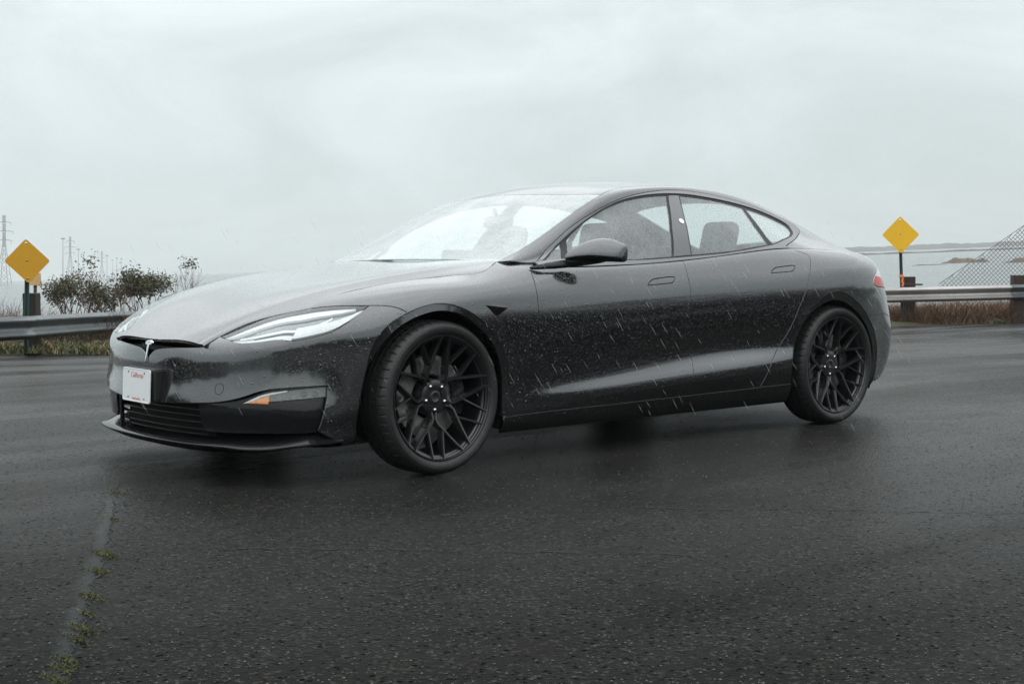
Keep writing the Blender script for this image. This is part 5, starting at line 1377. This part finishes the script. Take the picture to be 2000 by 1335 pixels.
# ------------------------------------------------------------------ far lattice towers, light masts and a bridge in the mist
FAR = simple('far_grey_steel', (.10, .105, .11), .8)
def tower(x, yt, yb, dist, label):
    b, t_ = at(x, yb, dist), at(x, yt, dist); h = (t_-b).length; upv = (t_-b).normalized(); root = empty('lattice_tower', b); tag(root, label, 'pylon', 'pylons fading in the mist')
    m = MB(); w0, w1 = h*.085, h*.014; r_ = h*.0034; ax = (RGT, FWD)
    def leg(sx, sy, f): w_ = w0+(w1-w0)*min(1, f/.62) if f < .62 else w1; return upv*(h*f)+ax[0]*(sx*w_)+ax[1]*(sy*w_)
    for sx in (-1, 1):
        for sy in (-1, 1): m.tube([leg(sx, sy, 0), leg(sx, sy, .62), leg(sx, sy, 1)], r_, 4)
    N_ = 9
    for k in range(N_):
        f0, f1 = k/N_, (k+1)/N_
        for sy in (-1, 1): m.tube([leg(-1, sy, f0), leg(1, sy, f1)], r_*.7, 3); m.tube([leg(1, sy, f0), leg(-1, sy, f1)], r_*.7, 3)
    for f, l in ((.66, .16), (.78, .20), (.90, .15)):
        m.tube([upv*(h*f)-RGT*h*l*.62, upv*(h*(f+.012)), upv*(h*f)+RGT*h*l*.62], r_*1.1, 4)
        for sgn in (-1, 1): m.tube([upv*(h*f)+RGT*h*l*.6*sgn, upv*(h*(f-.045))+RGT*h*l*.6*sgn], r_*.8, 3)
    m.build('lattice', FAR, root); return root
tower(8, 420, 566, 900, 'tallest faint lattice pylon at the left edge of the picture')
tower(137, 462, 556, 1100, 'faint lattice pylon just right of the amber diamond sign')
tower(199, 490, 552, 1350, 'smallest faint lattice pylon above the middle of the bushes')
def mast(x, yt, yb, dist, label):
    b, t_ = at(x, yb, dist), at(x, yt, dist); h = (t_-b).length; root = empty('light_mast', b); tag(root, label, 'light mast', 'light masts fading in the mist')
    m = MB(); m.tube([Vector((0, 0, 0)), t_-b], [h*.0085, h*.0055], 6); m.build('pole', FAR, root)
    m = MB(); m.box(t_-b, (h*.07, h*.07, h*.022)); m.build('lamp_head', FAR, root)
for x, yt, dd, lb in ((123, 466, 760, 'tallest faint light mast, left of the pylon by the amber sign'), (153, 487, 820, 'faint light mast just right of the pylon by the amber sign'), (209, 499, 940, 'faint light mast right of the smallest pylon'), (220, 508, 1000, 'short faint light mast, third from the right of the row'), (228, 504, 1000, 'faint light mast, second from the right of the row'), (237, 505, 1050, 'faint light mast at the right end of the row')):
    mast(x, yt, 556, dd, lb)
br = empty('bridge', at(285, 560, 1000)); tag(br, 'pale low bridge in the mist above the bushes', 'bridge')
m = MB(); m.tube([at(x, y, 1000) for x, y in ((222, 551), (260, 548), (300, 545.5), (338, 543))], 1.2, 6); rel(m.build('deck', FAR, None), br)
for x in range(232, 338, 15):
    m = MB(); y = 551-(x-222)*.07; m.tube([at(x, y, 1000), at(x, 561, 1000)], .55, 6); rel(m.build('pier', FAR, None), br)
# ------------------------------------------------------------------ cracks, moss and grit in the asphalt
CRACK = simple('dark_crack', (.004, .004, .004), .9)
def gp(x, y):
    d = _f + _r*((x-1000)/2675.498) - _u*((y-667.5)/2675.498); return CAM + d*(-CAM.z/d.z)
def crack(name, pts, width, seed, label, mat=CRACK, jit=.012, z=.004, seg=14, smooth_w=False):
    rr = random.Random(seed); P = []
    for a, b in zip(pts[:-1], pts[1:]):
        a, b = gp(*a), gp(*b)
        for k in range(seg): P.append(a.lerp(b, k/seg)+Vector((rr.gauss(0, jit), rr.gauss(0, jit), 0)))
    P.append(gp(*pts[-1])); V = []; F = []
    for i, p in enumerate(P):
        t = (P[min(i+1, len(P)-1)]-P[max(i-1, 0)]).normalized(); n_ = Vector((-t.y, t.x, 0)); w_ = width*(.62+.38*math.sin(i*.9+seed)+.0*rr.random()) if smooth_w else width*rr.uniform(.15, 1.2)
        V += [Vector((p.x, p.y, z))+n_*w_, Vector((p.x, p.y, z))-n_*w_]
    F = [(2*i, 2*i+1, 2*i+3, 2*i+2) for i in range(len(P)-1)]
    return mesh(name, V, F, mat, None, kind='structure')
crack('pavement_crack', [(1230, 990), (1370, 996), (1560, 993), (1760, 999), (2010, 1002)], .0045, 1, '')
crack('pavement_crack', [(225, 1068), (420, 1070), (700, 1072), (980, 1078), (1390, 1086)], .0035, 2, '')
seam = [(232, 940), (222, 1000), (206, 1080), (178, 1160), (160, 1230), (128, 1300), (100, 1345)]
PALEA = simple('pale_worn_seam', (.0135, .0135, .0132), .6, 0, .4, 9)
crack('pavement_crack', seam, .0032, 5, '', CRACK, .005, .004, 24)
MOSS = [simple('moss_green', (.034, .042, .008), .8, 0, .4, 30), simple('moss_yellow', (.065, .064, .014), .8, 0, .4, 30)]
rr = random.Random(21); V = []; F = []; MI = []
S_ = [gp(*p) for p in seam]
for (k, w_, n_) in ((.4, .03, 120), (2.05, .035, 420), (2.5, .03, 250), (3.1, .03, 260), (4.0, .03, 240), (4.3, .025, 160), (4.9, .025, 140), (5.2, .025, 120), (5.7, .028, 200), (1.2, .02, 80), (3.6, .02, 80)):
    i = min(int(k), len(S_)-2); c = S_[i].lerp(S_[i+1], k-i)
    for q in range(n_):
        p = c+Vector((rr.gauss(0, w_*.35), rr.gauss(0, w_*1.3), .004)); h = rr.uniform(.002, .007); a = rr.uniform(0, 6.28); d = Vector((math.cos(a), math.sin(a), 0))*rr.uniform(.0015, .004); b0 = len(V)
        V += [p-d, p+d, p+Vector((rr.gauss(0, .004), rr.gauss(0, .004), h))]; F.append((b0, b0+1, b0+2)); MI.append(rr.randrange(2))
mo = mesh('moss', V, F, MOSS, None, kind='stuff'); mo.data.polygons.foreach_set('material_index', MI); tag(mo, 'green moss tufts growing in the long seam at the left foreground', 'moss')
# wet grit glinting on the asphalt: pebbles of aggregate standing proud
GRIT = [simple('wet_grit_dark', (.008, .0075, .007), .3), simple('wet_grit_pale', (.038, .035, .031), .3), simple('wet_grit_brown', (.022, .017, .012), .3)]
V = []; F = []; MI = []; rr = random.Random(77); OCT = [(1, 0, 0), (0, 1, 0), (-1, 0, 0), (0, -1, 0), (0, 0, .8)]
for k in range(6000):
    s = 3.0+9*rr.random()**1.5; q = rr.uniform(-.43, .43)*s; p = sq(s, q, .0); r_ = rr.uniform(.0016, .0042)*(1+.04*s); a = rr.uniform(0, 6.28); c_, s_ = math.cos(a), math.sin(a); b0 = len(V)
    for x, y, z in OCT: V.append((p.x+(x*c_-y*s_)*r_*rr.uniform(.7, 1.3), p.y+(x*s_+y*c_)*r_*rr.uniform(.7, 1.3), .0015+z*r_*rr.uniform(.5, 1.1)))
    F += [(b0, b0+1, b0+4), (b0+1, b0+2, b0+4), (b0+2, b0+3, b0+4), (b0+3, b0, b0+4)]; mi = rr.choice((0, 0, 0, 1, 2)); MI += [mi]*4
gt = mesh('loose_grit', V, F, GRIT, None, kind='stuff'); gt.data.polygons.foreach_set('material_index', MI); tag(gt, 'wet loose grit scattered over the asphalt', 'grit')
# ------------------------------------------------------------------ falling rain: thin slanting threads of water around the car
t = MT('rain_water'); tr_ = t.n('ShaderNodeBsdfTransparent', {}); gl_ = t.n('ShaderNodeBsdfDiffuse', {'Color': (.8, .85, .86, 1)}); tl_ = t.n('ShaderNodeBsdfTranslucent', {'Color': (.8, .85, .86, 1)})
ad = t.n('ShaderNodeMixShader', {0: .5, 1: gl_.outputs[0], 2: tl_.outputs[0]}); mxs = t.n('ShaderNodeMixShader', {0: .42, 1: tr_.outputs[0], 2: ad.outputs[0]}); t.nt.links.new(mxs.outputs[0], t.o.inputs['Surface'])
m = MB(); rr = random.Random(5); dirv = (RGT*.55-Vector((0, 0, 1))).normalized()
for k in range(300):
    s = rr.uniform(4.6, 7.4); q = rr.uniform(-.30, .30)*s; z = rr.uniform(.36, 1.1); p = sq(s, q, z); l = rr.uniform(.018, .06)
    d = (dirv+Vector((rr.gauss(0, .05), rr.gauss(0, .05), 0))).normalized()
    m.tube([p-d*l*.5, p, p+d*l*.5], [.00012, .0004, .00012], 4, cap=False)
tag(m.build('rain', t.m, None, kind='stuff'), 'fine slanting rain falling in front of the dark car', 'rain')
# ------------------------------------------------------------------ misty air over the bay
hz = MT('mist'); hz.nt.nodes.remove(hz.b)
pv = hz.n('ShaderNodeVolumePrincipled', {'Density': .00045, 'Anisotropy': .2}); pv.inputs['Color'].default_value = (.97, .99, 1, 1)
hz.nt.links.new(pv.outputs[0], hz.o.inputs['Volume'])
c0 = sq(900, 0); m = MB(); ang = math.atan2(FWD.y, FWD.x)
ground_low = -130; m.box((c0.x, c0.y, (75+ground_low)/2), (2000, 1900, 75-ground_low), Euler((0, 0, ang)))
HAZE = m.build('haze', hz.m, None, kind='stuff'); tag(HAZE, 'thin grey mist hanging over the bay', 'haze')
